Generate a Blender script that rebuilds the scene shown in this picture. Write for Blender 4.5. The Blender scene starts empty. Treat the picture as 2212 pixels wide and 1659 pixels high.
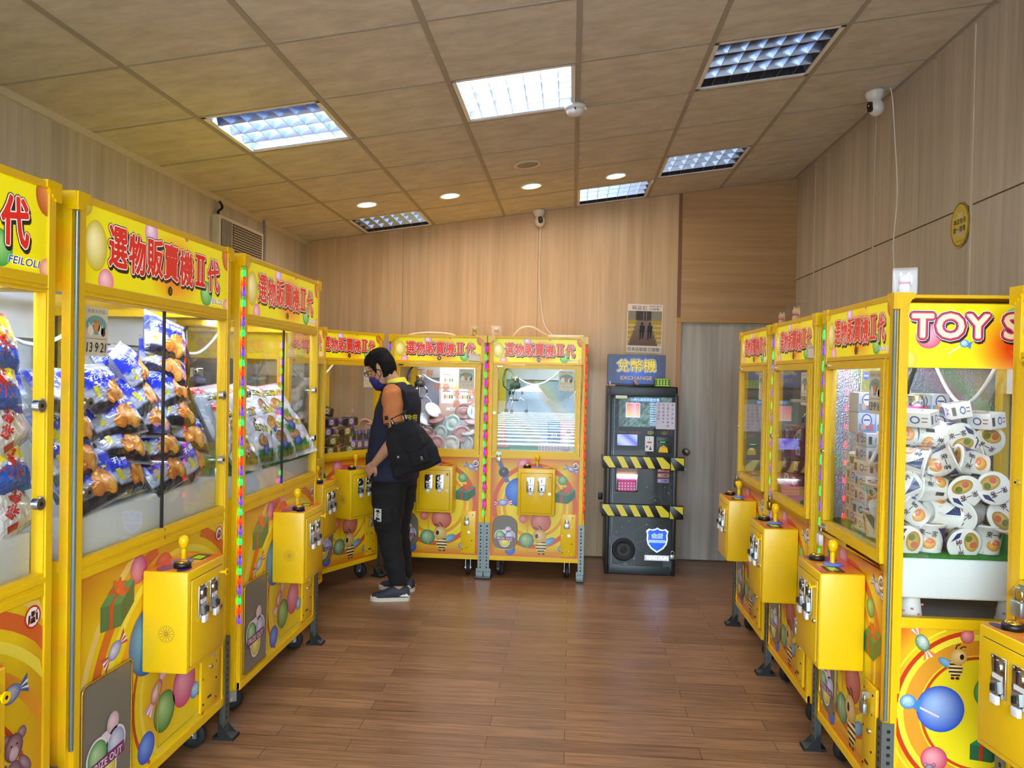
import bpy, bmesh, math, random
from mathutils import Matrix, Vector
S = bpy.context.scene
COL = S.collection
PI = math.pi
R = math.radians
random.seed(7)

# ------------------------------------------------------------------ camera
FPX, CXP, CYP, HC = 1661.0, 1106.0, 829.5, 1.60
_dy = Vector((1235 - CXP, -(812 - CYP), -FPX)).normalized()
_r = R(1.15)
_up = Vector((math.sin(_r), math.cos(_r), 0)); _up = (_up - _dy * _up.dot(_dy)).normalized()
_dx = _dy.cross(_up)
cam_d = bpy.data.cameras.new('camera')
cam_d.sensor_fit = 'HORIZONTAL'; cam_d.sensor_width = 36.0; cam_d.lens = FPX / 2212.0 * 36.0
cam_d.clip_start = 0.05; cam_d.clip_end = 200
cam = bpy.data.objects.new('camera', cam_d); COL.objects.link(cam)
M3 = Matrix((_dx, _dy, _up))            # rows: the room axes in camera space = camera axes in room space as columns
cam.matrix_world = Matrix.Translation((0, 0, HC)) @ M3.to_4x4()
S.camera = cam

# ------------------------------------------------------------------ world, exposure
S.view_settings.view_transform = 'Standard'
try: S.view_settings.look = 'None'
except Exception: pass
S.view_settings.gamma = 1.0; S.view_settings.use_curve_mapping = False
S.view_settings.exposure = 1.75
W = bpy.data.worlds.new('sky'); S.world = W; W.use_nodes = True
_n = W.node_tree.nodes; _n.clear()
_bg = _n.new('ShaderNodeBackground'); _o = _n.new('ShaderNodeOutputWorld')
_bg.inputs[0].default_value = (0.74, 0.87, 1.0, 1); _bg.inputs[1].default_value = 5.0
W.node_tree.links.new(_bg.outputs[0], _o.inputs[0])
S.cycles.max_bounces = 7; S.cycles.diffuse_bounces = 4; S.cycles.glossy_bounces = 3
S.cycles.transmission_bounces = 4; S.cycles.transparent_max_bounces = 12
S.cycles.sample_clamp_indirect = 4.0
S.cycles.caustics_reflective = False; S.cycles.caustics_refractive = False
TUBE_E, DOWN_E, BOX_E, BOXD_E = 32.0, 56.0, 26.0, 5.5      # ceiling tubes, downlights, tubes inside the machines (bright, dim)

# ------------------------------------------------------------------ colours and materials
def lin(c): return c / 12.92 if c <= 0.04045 else ((c + 0.055) / 1.055) ** 2.4
_cc = {}
def C(h):
    if not isinstance(h, str): return tuple(h)
    if h not in _cc:
        _cc[h] = tuple(lin(int(h[i:i + 2], 16) / 255.0) for i in (1, 3, 5))
    return _cc[h]
def mix(a, b, t):
    a, b = C(a), C(b); t = max(0.0, min(1.0, t))
    return tuple(a[i] + (b[i] - a[i]) * t for i in range(3))

MAT = {}
def new_mat(name):
    m = bpy.data.materials.new(name); m.use_nodes = True; MAT[name] = m
    return m, m.node_tree, m.node_tree.nodes['Principled BSDF']
def pmat(name, col, rough=0.5, metal=0.0, emit=0.0, bump=0.0, bscale=60.0, spec=0.5, coat=0.0, sample=True):
    m, t, b = new_mat(name)
    b.inputs['Base Color'].default_value = (*C(col), 1)
    b.inputs['Roughness'].default_value = rough; b.inputs['Metallic'].default_value = metal
    b.inputs['Specular IOR Level'].default_value = spec
    if coat: b.inputs['Coat Weight'].default_value = coat; b.inputs['Coat Roughness'].default_value = 0.1
    if emit:
        b.inputs['Emission Color'].default_value = (*C(col), 1); b.inputs['Emission Strength'].default_value = emit
        if not sample: m.cycles.emission_sampling = 'NONE'
    if bump:
        tc = t.nodes.new('ShaderNodeTexCoord'); n = t.nodes.new('ShaderNodeTexNoise'); n.inputs['Scale'].default_value = bscale
        bp = t.nodes.new('ShaderNodeBump'); bp.inputs['Strength'].default_value = bump; bp.inputs['Distance'].default_value = 0.004
        t.links.new(tc.outputs['Object'], n.inputs['Vector']); t.links.new(n.outputs['Fac'], bp.inputs['Height'])
        t.links.new(bp.outputs['Normal'], b.inputs['Normal'])
    return m
def amat(name, rough=0.4, emit=0.0, metal=0.0, coat=0.0, bump=0.0, bscale=30.0, sample=False):
    """colour from the mesh's own printed colours"""
    m, t, b = new_mat(name)
    a = t.nodes.new('ShaderNodeAttribute'); a.attribute_name = 'Col'
    t.links.new(a.outputs['Color'], b.inputs['Base Color'])
    b.inputs['Roughness'].default_value = rough; b.inputs['Metallic'].default_value = metal
    if coat: b.inputs['Coat Weight'].default_value = coat; b.inputs['Coat Roughness'].default_value = 0.08
    if emit:
        t.links.new(a.outputs['Color'], b.inputs['Emission Color']); b.inputs['Emission Strength'].default_value = emit
        if not sample: m.cycles.emission_sampling = 'NONE'
    if bump:
        tc = t.nodes.new('ShaderNodeTexCoord'); n = t.nodes.new('ShaderNodeTexNoise'); n.inputs['Scale'].default_value = bscale; n.inputs['Distortion'].default_value = 1.2
        bp = t.nodes.new('ShaderNodeBump'); bp.inputs['Strength'].default_value = bump; bp.inputs['Distance'].default_value = 0.02
        t.links.new(tc.outputs['Object'], n.inputs['Vector']); t.links.new(n.outputs['Fac'], bp.inputs['Height'])
        t.links.new(bp.outputs['Normal'], b.inputs['Normal'])
    return m
def glass_mat(name, tint=(0.97, 0.985, 0.98), lo=0.055, hi=0.75, rough=0.0):
    m = bpy.data.materials.new(name); m.use_nodes = True; MAT[name] = m
    t = m.node_tree; t.nodes.clear()
    o = t.nodes.new('ShaderNodeOutputMaterial'); mx = t.nodes.new('ShaderNodeMixShader')
    tr = t.nodes.new('ShaderNodeBsdfTransparent'); gl = t.nodes.new('ShaderNodeBsdfGlossy')
    tr.inputs[0].default_value = (*tint, 1); gl.inputs['Roughness'].default_value = rough
    lw = t.nodes.new('ShaderNodeLayerWeight'); lw.inputs[0].default_value = 0.5
    pw = t.nodes.new('ShaderNodeMath'); pw.operation = 'POWER'; pw.inputs[1].default_value = 4.0
    ml = t.nodes.new('ShaderNodeMath'); ml.operation = 'MULTIPLY_ADD'; ml.inputs[1].default_value = hi; ml.inputs[2].default_value = lo
    t.links.new(lw.outputs['Facing'], pw.inputs[0]); t.links.new(pw.outputs[0], ml.inputs[0])
    t.links.new(ml.outputs[0], mx.inputs[0]); t.links.new(tr.outputs[0], mx.inputs[1]); t.links.new(gl.outputs[0], mx.inputs[2])
    t.links.new(mx.outputs[0], o.inputs[0])
    return m
def grain_mat(name, c1, c2, axis='Z', rough=0.5, scale=1.0, c3=None, stretch=14.0):
    """laminate with a stretched grain running along one axis"""
    m, t, b = new_mat(name)
    tc = t.nodes.new('ShaderNodeTexCoord'); mp = t.nodes.new('ShaderNodeMapping')
    sc = {'X': (1 / stretch * 3, 6, 6), 'Y': (6, 1 / stretch * 3, 6), 'Z': (6, 6, 1 / stretch * 3)}[axis]
    mp.inputs['Scale'].default_value = tuple(s * scale for s in sc)
    n1 = t.nodes.new('ShaderNodeTexNoise'); n1.inputs['Scale'].default_value = 2.2; n1.inputs['Detail'].default_value = 5; n1.inputs['Roughness'].default_value = 0.6; n1.inputs['Distortion'].default_value = 0.6
    n2 = t.nodes.new('ShaderNodeTexNoise'); n2.inputs['Scale'].default_value = 9.0; n2.inputs['Detail'].default_value = 4
    mm = t.nodes.new('ShaderNodeMath'); mm.operation = 'MULTIPLY_ADD'; mm.inputs[1].default_value = 0.35
    cr = t.nodes.new('ShaderNodeValToRGB')
    cr.color_ramp.elements[0].position = 0.42; cr.color_ramp.elements[0].color = (*C(c1), 1)
    cr.color_ramp.elements[1].position = 0.86; cr.color_ramp.elements[1].color = (*C(c2), 1)
    t.links.new(tc.outputs['Object'], mp.inputs['Vector'])
    t.links.new(mp.outputs[0], n1.inputs['Vector']); t.links.new(mp.outputs[0], n2.inputs['Vector'])
    t.links.new(n2.outputs['Fac'], mm.inputs[0]); t.links.new(n1.outputs['Fac'], mm.inputs[2])
    t.links.new(mm.outputs[0], cr.inputs[0]); t.links.new(cr.outputs[0], b.inputs['Base Color'])
    b.inputs['Roughness'].default_value = rough
    return m

pmat('flap_grey', '#77746a', .35); pmat('yellow', '#ecc010', 0.32, bump=0.06, bscale=420)
pmat('yellow_gloss', '#f2c400', 0.2)
pmat('black', '#101113', 0.4); pmat('rubber', '#15161a', 0.7); pmat('dark', '#050505', 0.6)
pmat('chrome', '#d8dcdf', 0.12, 1.0); pmat('steel', '#a8b0b0', 0.38, 0.85); pmat('galv', '#76807f', 0.42, 0.75, bump=0.1, bscale=90)
pmat('brass', '#b08a3a', 0.25, 1.0); pmat('white', '#eceae6', 0.45); pmat('white_plastic', '#e0e0e2', 0.3)
pmat('grey', '#8b8b8d', 0.5); pmat('foam', '#e9ecec', 0.7, bump=0.25, bscale=120); pmat('turf', '#2f7a2c', 0.9, bump=0.9, bscale=260)
pmat('pink_mat', '#e58fa5', 0.8); pmat('gold_trim', '#c39a2f', 0.2, 0.8); pmat('rope_off', '#6d7a76', 0.15, 0.2)
pmat('led_r', '#ff1408', 0.3, emit=1.7, sample=False); pmat('led_g', '#05f04a', 0.3, emit=1.4, sample=False); pmat('led_b', '#2a10ff', 0.3, emit=3.0, sample=False); pmat('led_o', '#d85a18', 0.3, emit=0.25, sample=False)
pmat('rope_r', '#a04030', 0.2, emit=.10, sample=False); pmat('rope_g', '#209050', 0.2, emit=.2, sample=False); pmat('rope_b', '#3526c0', 0.2, emit=.3, sample=False); pmat('rope_o', '#8a5030', 0.2, emit=.08, sample=False)
def emat(name, col, e, sample=True):
    m = bpy.data.materials.new(name); m.use_nodes = True; MAT[name] = m
    t = m.node_tree; t.nodes.clear(); o = t.nodes.new('ShaderNodeOutputMaterial'); em = t.nodes.new('ShaderNodeEmission')
    em.inputs[0].default_value = (*C(col), 1); em.inputs[1].default_value = e; t.links.new(em.outputs[0], o.inputs[0])
    if not sample: m.cycles.emission_sampling = 'NONE'
    return m
emat('tube_lit', '#dbe8ff', TUBE_E); emat('down_lit', '#ffe9d0', DOWN_E); emat('box_lit', '#d0dcff', BOX_E); emat('box_dim', '#fff2e0', BOXD_E)
amat('print', 0.32, coat=0.25); amat('matte_print', 0.6); amat('sign_print', 0.3, emit=0.10, coat=0.3); amat('foil', 0.24, metal=0.15, bump=0.55, bscale=22.0, coat=0.4)
amat('screen_print', 0.4, emit=0.35); amat('glow_print', 0.4, emit=0.24); amat('cloth_print', 0.9); amat('card', 0.45, coat=0.2)
glass_mat('glass', lo=0.035); glass_mat('glass_mirror', (0.90, 0.95, 0.96), 0.055, 0.7); glass_mat('glass_dim', lo=0.012, hi=0.6); glass_mat('clear_plastic', (0.985, 0.985, 0.985), 0.03, 0.5, 0.08); glass_mat('grey_flap', (0.30, 0.32, 0.33), 0.08, 0.6, 0.05); glass_mat('cup_plastic', (0.9, 0.9, 0.9), 0.12, 0.6, 0.15)
pmat('tile', '#cdbfa4', 0.9)
# ceiling board: faint stains
_t = MAT['tile'].node_tree; _b = _t.nodes['Principled BSDF']
_tc = _t.nodes.new('ShaderNodeTexCoord'); _mp = _t.nodes.new('ShaderNodeMapping'); _mp.inputs['Scale'].default_value = (1.3, 3.0, 1)
_nz = _t.nodes.new('ShaderNodeTexNoise'); _nz.inputs['Scale'].default_value = 4.0; _nz.inputs['Detail'].default_value = 8; _nz.inputs['Roughness'].default_value = 0.7
_cr = _t.nodes.new('ShaderNodeValToRGB'); _cr.color_ramp.elements[0].position = 0.3; _cr.color_ramp.elements[0].color = (*C('#b6b0a4'), 1); _cr.color_ramp.elements[1].position = 0.62; _cr.color_ramp.elements[1].color = (*C('#d2cdc3'), 1)
_t.links.new(_tc.outputs['Object'], _mp.inputs[0]); _t.links.new(_mp.outputs[0], _nz.inputs['Vector']); _t.links.new(_nz.outputs['Fac'], _cr.inputs[0]); _t.links.new(_cr.outputs[0], _b.inputs['Base Color'])
pmat('tbar', '#a09a90', 0.6)
grain_mat('wall_lam', '#aca499', '#cfc7ba', 'Z', 0.45, 1.0)
grain_mat('wall_warm', '#b09573', '#d2b592', 'Z', 0.4, 0.9)
grain_mat('wall_over', '#a07c55', '#bb986c', 'X', 0.4, 1.2)
grain_mat('door_lam', '#8d8780', '#bdb8b0', 'Z', 0.4, 0.7)
pmat('trim_tan', '#b58a55', 0.4); pmat('trim_brown', '#7a5534', 0.5); pmat('trim_pale', '#d2cabb', 0.4); pmat('trim_dark', '#4b4035', 0.6)
# ------------------------------------------------------------------ mesh builder
class MB:
    def __init__(s): s.v = []; s.f = []; s.m = []; s.c = []; s.s = []; s.mats = []
    def mi(s, mat):
        if mat not in s.mats: s.mats.append(mat)
        return s.mats.index(mat)
    def add(s, verts, faces, mat, col='#ffffff', smooth=False, vcol=None, M=None):
        o = len(s.v); k = s.mi(mat)
        if M is not None: verts = [M @ Vector(p) for p in verts]
        s.v += [tuple(p) for p in verts]
        s.c += list(vcol) if vcol is not None else [C(col)] * len(verts)
        for f in faces: s.f.append(tuple(i + o for i in f)); s.m.append(k); s.s.append(smooth)
        return s
    def box(s, x0, x1, y0, y1, z0, z1, mat, col='#ffffff', M=None):
        v = [(x, y, z) for z in (z0, z1) for y in (y0, y1) for x in (x0, x1)]
        f = [(0, 2, 3, 1), (4, 5, 7, 6), (0, 1, 5, 4), (2, 6, 7, 3), (0, 4, 6, 2), (1, 3, 7, 5)]
        return s.add(v, f, mat, col, M=M)
    def rbox(s, x0, x1, y0, y1, z0, z1, mat, b=0.005, seg=2, col='#ffffff', M=None, smooth=True):
        bm = bmesh.new(); bmesh.ops.create_cube(bm, size=1)
        for v in bm.verts: v.co = ((x0 + x1) / 2 + v.co.x * (x1 - x0), (y0 + y1) / 2 + v.co.y * (y1 - y0), (z0 + z1) / 2 + v.co.z * (z1 - z0))
        bmesh.ops.bevel(bm, geom=list(bm.edges), offset=b, segments=seg, affect='EDGES', profile=0.5)
        bm.verts.index_update()
        vs = [v.co.copy() for v in bm.verts]; fs = [tuple(v.index for v in f.verts) for f in bm.faces]; bm.free()
        return s.add(vs, fs, mat, col, smooth, M=M)
    def prism(s, poly, a0, a1, mat, axis='z', col='#ffffff', M=None, smooth=False):
        n = len(poly)
        mk = {'z': lambda p, a: (p[0], p[1], a), 'y': lambda p, a: (p[0], a, p[1]), 'x': lambda p, a: (a, p[0], p[1])}[axis]
        v = [mk(p, a0) for p in poly] + [mk(p, a1) for p in poly]
        s.add(v, [tuple(range(n))[::-1], tuple(range(n, 2 * n))], mat, col, M=M)
        return s.add(v, [(i, (i + 1) % n, n + (i + 1) % n, n + i) for i in range(n)], mat, col, smooth, M=M)
    def tube(s, pts, r, mat, n=8, col='#ffffff', M=None, smooth=True, cap=True, closed=False):
        pts = [Vector(p) for p in pts]; k = len(pts); rr = r if hasattr(r, '__len__') else [r] * k
        vs = []; up = Vector((0, 0, 1)); prev = None
        for i, p in enumerate(pts):
            a = pts[(i - 1) % k] if (i or closed) else p; b = pts[(i + 1) % k] if (i < k - 1 or closed) else p
            d = (b - a).normalized() if (b - a).length > 1e-9 else Vector((0, 0, 1))
            if prev is None: prev = d.cross(up if abs(d.z) < 0.9 else Vector((1, 0, 0))).normalized()
            u = (prev - d * prev.dot(d)); u = u.normalized() if u.length > 1e-6 else d.orthogonal().normalized(); prev = u
            w = d.cross(u)
            vs += [p + (u * math.cos(2 * PI * j / n) + w * math.sin(2 * PI * j / n)) * rr[i] for j in range(n)]
        fs = []
        for i in range(k if closed else k - 1):
            for j in range(n):
                a, b = i * n, ((i + 1) % k) * n
                fs.append((a + j, a + (j + 1) % n, b + (j + 1) % n, b + j))
        if cap and not closed: fs += [tuple(range(n))[::-1], tuple(range((k - 1) * n, k * n))]
        return s.add(vs, fs, mat, col, smooth, M=M)
    def cyl(s, p0, p1, r, mat, n=16, r2=None, col='#ffffff', M=None, smooth=True):
        p0, p1 = Vector(p0), Vector(p1); d = (p1 - p0).normalized(); u = d.orthogonal().normalized(); w = d.cross(u)
        r2 = r if r2 is None else r2
        ring = lambda p, q: [p + (u * math.cos(2 * PI * j / n) + w * math.sin(2 * PI * j / n)) * q for j in range(n)]
        v = ring(p0, r) + ring(p1, r2)
        s.add(v, [(j, (j + 1) % n, n + (j + 1) % n, n + j) for j in range(n)], mat, col, smooth, M=M)
        return s.add(v, [tuple(range(n))[::-1], tuple(range(n, 2 * n))], mat, col, False, M=M)
    def lathe(s, prof, mat, n=24, c=(0, 0, 0), axis='z', col='#ffffff', smooth=True, M=None, cols=None):
        """prof: (radius, height) pairs"""
        v = []; vc = []
        for i, (r, h) in enumerate(prof):
            for j in range(n):
                a = 2 * PI * j / n; x, y = r * math.cos(a), r * math.sin(a)
                p = {'z': (x, y, h), 'y': (x, h, -y), 'x': (h, x, y)}[axis]
                v.append((p[0] + c[0], p[1] + c[1], p[2] + c[2])); vc.append(C(cols[i]) if cols else C(col))
        k = len(prof); f = [(i * n + j, i * n + (j + 1) % n, (i + 1) * n + (j + 1) % n, (i + 1) * n + j) for i in range(k - 1) for j in range(n)]
        f += [tuple(range(n))[::-1], tuple(range((k - 1) * n, k * n))]
        return s.add(v, f, mat, col, smooth, vc, M)
    def ball(s, c, r, mat, n=16, m=10, col='#ffffff', M=None):
        rx, ry, rz = r if hasattr(r, '__len__') else (r, r, r)
        v = []
        for i in range(m + 1):
            t = -PI / 2 + PI * i / m
            for j in range(n): v.append((c[0] + rx * math.cos(t) * math.cos(2 * PI * j / n), c[1] + ry * math.cos(t) * math.sin(2 * PI * j / n), c[2] + rz * math.sin(t)))
        f = [(i * n + j, i * n + (j + 1) % n, (i + 1) * n + (j + 1) % n, (i + 1) * n + j) for i in range(m) for j in range(n)]
        return s.add(v, f, mat, col, True, M=M)
    def mesh(s, name, bevel=0.0):
        me = bpy.data.meshes.new(name); me.from_pydata(s.v, [], s.f)
        for m in s.mats: me.materials.append(MAT[m])
        me.polygons.foreach_set('material_index', s.m); me.polygons.foreach_set('use_smooth', s.s)
        at = me.color_attributes.new('Col', 'FLOAT_COLOR', 'POINT')
        at.data.foreach_set('color', [x for c in s.c for x in (c[0], c[1], c[2], 1.0)])
        if bevel:
            bm = bmesh.new(); bm.from_mesh(me)
            bmesh.ops.remove_doubles(bm, verts=bm.verts, dist=1e-5)
            es = [e for e in bm.edges if len(e.link_faces) == 2 and e.calc_face_angle(0) > 0.9]
            bmesh.ops.bevel(bm, geom=es, offset=bevel, segments=2, affect='EDGES', profile=0.6, clamp_overlap=True)
            bm.to_mesh(me); bm.free()
        me.validate(); me.update()
        return me

def link(name, me, parent=None, M=None):
    o = bpy.data.objects.new(name, me); COL.objects.link(o)
    if parent is not None: o.parent = parent
    if M is not None:
        if parent is not None: o.matrix_local = M
        else: o.matrix_world = M
    return o
CACHE = {}
def part(name, key, fn, parent=None, M=None, bevel=0.0):
    """one mesh object; the mesh data is made once per key"""
    if key is None or key not in CACHE:
        mb = MB(); fn(mb); me = mb.mesh(name, bevel)
        if key is None: return link(name, me, parent, M)
        CACHE[key] = me
    return link(name, CACHE[key], parent, M)
def tag(o, label=None, cat=None, group=None, kind=None):
    if label: o['label'] = label
    if cat: o['category'] = cat
    if group: o['group'] = group
    if kind: o['kind'] = kind
    return o
def thing(name, label, cat, M=None, group=None):
    o = bpy.data.objects.new(name, None); COL.objects.link(o); o.empty_display_size = 0.05
    if M is not None: o.matrix_world = M
    return tag(o, label, cat, group)
def T(x, y, z): return Matrix.Translation((x, y, z))
def RX(d): return Matrix.Rotation(R(d), 4, 'X')
def RY(d): return Matrix.Rotation(R(d), 4, 'Y')
def RZ(d): return Matrix.Rotation(R(d), 4, 'Z')
def SC(x, y, z): return Matrix.Diagonal((x, y, z, 1))
def structure(name, mb, bevel=0.0, M=None):
    o = link(name, mb.mesh(name, bevel), None, M); o['kind'] = 'structure'; return o

# ------------------------------------------------------------------ lettering
_TXT = {}
def text_geo(body, off=0.0, space=1.0, shear=0.0):
    k = (body, off, space, shear)
    if k not in _TXT:
        c = bpy.data.curves.new('lettering', 'FONT'); c.body = body; c.offset = off; c.fill_mode = 'FRONT'; c.space_character = space; c.shear = shear; c.resolution_u = 3
        o = bpy.data.objects.new('lettering', c); COL.objects.link(o)
        dg = bpy.context.evaluated_depsgraph_get()
        me = bpy.data.meshes.new_from_object(o.evaluated_get(dg))
        _TXT[k] = ([(v.co.x, v.co.y) for v in me.vertices], [tuple(p.vertices) for p in me.polygons])
        bpy.data.objects.remove(o); bpy.data.curves.remove(c); bpy.data.meshes.remove(me)
    return _TXT[k]

class Art(MB):
    """flat printed artwork: x to the right, z up, printed layers a hair apart towards -y"""
    def __init__(s, mat='print', step=0.0003, warp=None):
        super().__init__(); s.mat = mat; s.step = step; s.warp = warp
    def P(s, x, z, L):
        if s.warp: return s.warp(x, z, L * s.step)
        return (x, -L * s.step, z)
    def poly(s, pts, col, L=1, vcol=None):
        return s.add([s.P(x, z, L) for x, z in pts], [tuple(range(len(pts)))], s.mat, col, vcol=vcol)
    def rect(s, x0, x1, z0, z1, col, L=1): return s.poly([(x0, z0), (x1, z0), (x1, z1), (x0, z1)], col, L)
    def grid(s, x0, x1, z0, z1, nx, nz, fn, L=0):
        v = []; c = []
        for j in range(nz + 1):
            for i in range(nx + 1):
                u, w = i / nx, j / nz; v.append(s.P(x0 + (x1 - x0) * u, z0 + (z1 - z0) * w, L)); c.append(C(fn(u, w)))
        f = [(j * (nx + 1) + i, j * (nx + 1) + i + 1, (j + 1) * (nx + 1) + i + 1, (j + 1) * (nx + 1) + i) for j in range(nz) for i in range(nx)]
        return s.add(v, f, s.mat, vcol=c)
    def disc(s, cx, cz, r, col, L=1, rz=None, n=28, hi=None, hx=-0.25, hz=0.3, rot=0.0, clip=None):
        """balloon when hi is given: colour runs from hi at the printed highlight to col at the rim"""
        rz = rz or r; ca, sa = math.cos(R(rot)), math.sin(R(rot)); v = []; c = []; f = []
        rings = [0.02, 0.25, 0.5, 0.75, 1.0] if hi else [0.02, 1.0]
        for k, q in enumerate(rings):
            for j in range(n):
                a = 2 * PI * j / n
                x = r * (q * math.cos(a) + (1 - q) * (hx if hi else 0)); z = rz * (q * math.sin(a) + (1 - q) * (hz if hi else 0))
                x, z = cx + x * ca - z * sa, cz + x * sa + z * ca
                if clip: x = max(clip[0], min(clip[1], x)); z = max(clip[2], min(clip[3], z))
                v.append(s.P(x, z, L)); c.append(mix(hi, col, q ** 1.3) if hi else C(col))
        for k in range(len(rings) - 1):
            for j in range(n): f.append((k * n + j, k * n + (j + 1) % n, (k + 1) * n + (j + 1) % n, (k + 1) * n + j))
        f.append(tuple(range(n)))
        return s.add(v, f, s.mat, vcol=c)
    def arc(s, cx, cz, r0, r1, a0, a1, col, L=1, n=40, clip=None, ez=1.0):
        v = []; f = []
        ok = []
        for i in range(n + 1):
            a = R(a0 + (a1 - a0) * i / n); inside = True
            for r in (r0, r1):
                x, z = cx + r * math.cos(a), cz + r * ez * math.sin(a)
                if clip:
                    if not (clip[0] <= x <= clip[1] and clip[2] <= z <= clip[3]): inside = False
                    x = max(clip[0], min(clip[1], x)); z = max(clip[2], min(clip[3], z))
                v.append(s.P(x, z, L))
            ok.append(inside)
        for i in range(n):
            if ok[i] or ok[i + 1]: f.append((2 * i, 2 * i + 1, 2 * i + 3, 2 * i + 2))
        return s.add(v, f, s.mat, col)
    def line(s, pts, w, col, L=1):
        for (x0, z0), (x1, z1) in zip(pts, pts[1:]):
            d = math.hypot(x1 - x0, z1 - z0) or 1e-6; nx, nz = -(z1 - z0) / d * w / 2, (x1 - x0) / d * w / 2
            s.poly([(x0 - nx, z0 - nz), (x1 - nx, z1 - nz), (x1 + nx, z1 + nz), (x0 + nx, z0 + nz)], col, L)
        return s
    def text(s, body, cx, cz, w, h, layers, L=2, space=1.0, shear=0.0, rot=0.0, arch=0.0, dx=0.0):
        """layers: (colour, outline, dx, dz) from the back to the front; the bare letters fill w x h"""
        base, _ = text_geo(body, 0.0, space, shear)
        xs = [p[0] for p in base]; zs = [p[1] for p in base]
        x0, x1, z0, z1 = min(xs), max(xs), min(zs), max(zs)
        sx = w / (x1 - x0) if w else h / (z1 - z0); sz = h / (z1 - z0) if h else sx
        ca, sa = math.cos(R(rot)), math.sin(R(rot))
        for k, lay in enumerate(layers):
            colr, off = lay[0], lay[1]; ox, oz = (lay[2], lay[3]) if len(lay) > 2 else (0, 0)
            vs, fs = text_geo(body, 0.0, space, shear)
            nc = 1 if off < .006 else (6 if off < .03 else 12)
            for q in range(nc):                      # a stroke: the letters laid down round a small circle
                dx_, dz_ = (off * min(sx, sz) * math.cos(2 * PI * q / nc), off * min(sx, sz) * math.sin(2 * PI * q / nc)) if nc > 1 else (0, 0)
                out = []
                for x, z in vs:
                    X = (x - (x0 + x1) / 2) * sx + ox + dx_; Z = (z - (z0 + z1) / 2) * sz + oz + dz_
                    out.append(s.P(cx + X * ca - Z * sa, cz + X * sa + Z * ca, L + k + q * .06))
                s.add(out, fs, s.mat, colr)
        return s
    # ---- small printed motifs
    def candy(s, cx, cz, w, body, wing, rot=0, L=3, dots='#dfe8ff'):
        ca, sa = math.cos(R(rot)), math.sin(R(rot))
        q = lambda x, z: (cx + (x * ca - z * sa) * w, cz + (x * sa + z * ca) * w)
        for sg in (-1, 1):
            s.poly([q(sg * .2, .03), q(sg * .5, .22), q(sg * .47, 0), q(sg * .5, -.22), q(sg * .2, -.03)][::sg], wing, L)
            s.poly([q(sg * .22, .01), q(sg * .49, .09), q(sg * .49, .02)][::sg], '#ffffff', L + 1); s.poly([q(sg * .22, -.01), q(sg * .49, -.06), q(sg * .49, -.12)][::sg], '#ffffff', L + 1)
        s.disc(cx, cz, .27 * w, body, L + 2, .19 * w, rot=rot, hi=mix(body, '#ffffff', .7))
        for i in range(6):
            x, z = q(-.16 + .065 * i, (-.08, .05, -.02)[i % 3]); s.disc(x, z, .014 * w, dots, L + 3, n=8)
    def gift(s, cx, cz, w, L=3, sk=1.0, box='#1f6b4a', top='#2f8a5c', rib='#c8321e'):
        q = lambda x, z: (cx + x * w, cz + z * w * sk)
        s.poly([q(-.5, -.35), q(.1, -.42), q(.1, -.02), q(-.5, .08)], box, L); s.poly([q(.1, -.42), q(.5, -.1), q(.5, .3), q(.1, -.02)], mix(box, '#000000', .35), L)
        s.poly([q(-.5, .08), q(.1, -.02), q(.5, .3), q(-.08, .4)], top, L)
        s.poly([q(-.25, -.38), q(-.15, -.39), q(-.15, .03), q(-.25, .04)], rib, L + 1); s.poly([q(-.25, .04), q(-.15, .03), q(.24, .34), q(.14, .36)], rib, L + 1); s.poly([q(-.3, .24), q(.3, .14), q(.38, .2), q(-.22, .31)], rib, L + 1)
        for a in (-35, 30, 75, 120): s.disc(cx + .12 * w * math.cos(R(a)), cz + (.24 + .1 * math.sin(R(a))) * w * sk, .13 * w, mix(rib, '#ff6a3a', .3), L + 2, .06 * w, rot=a, n=14)
        s.disc(cx, cz + .23 * w * sk, .05 * w, mix(rib, '#ff8a5a', .4), L + 3, n=10)
    def no_sit(s, cx, cz, r, L=4):
        s.disc(cx, cz, r, '#c2281c', L); s.disc(cx, cz, r * .84, '#f4f1ee', L + 1)
        s.rect(cx - r * .22, cx + r * .22, cz + r * .05, cz + r * .5, '#222222', L + 2); s.rect(cx - r * .3, cx + r * .3, cz - r * .55, cz - r * .05, '#222222', L + 2)
        s.poly([(cx - r * .62, cz - r * .5), (cx - r * .4, cz - r * .5), (cx - r * .3, cz + .25 * r), (cx - r * .55, cz + .2 * r)], '#222222', L + 2); s.poly([(cx + r * .4, cz - r * .4), (cx + r * .62, cz - r * .4), (cx + r * .6, cz + .3 * r), (cx + r * .34, cz + .2 * r)], '#222222', L + 2)
        s.line([(cx - r * .6, cz - r * .6), (cx + r * .6, cz + r * .6)], r * .13, '#c2281c', L + 3)
    def bee(s, cx, cz, w, L=4, flip=1):
        """a plain striped bee"""
        q = lambda x, z: (cx + flip * x * w, cz + z * w)
        x, z = q(.3, -.03); s.disc(x, z, .27 * w, '#4a88b4', L, .12 * w, rot=flip * 30, hi='#8cc0de')
        x, z = q(.04, -.2); s.disc(x, z, .21 * w, '#e8c56a', L + 1, .27 * w, hi='#fff0b0')
        for k, (zz, hw) in enumerate(((-.05, .17), (-.16, .2), (-.27, .19), (-.37, .13))): s.poly([q(.04 - hw, zz + .02), q(.04 - hw, zz - .03), q(.04 + hw, zz - .03), q(.04 + hw, zz + .02)][::flip], '#2a211a', L + 2)
        x, z = q(-.03, .17); s.disc(x, z, .25 * w, '#caa04e', L + 3, .24 * w, hi='#f5d79a', hx=-.2 * flip)
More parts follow.
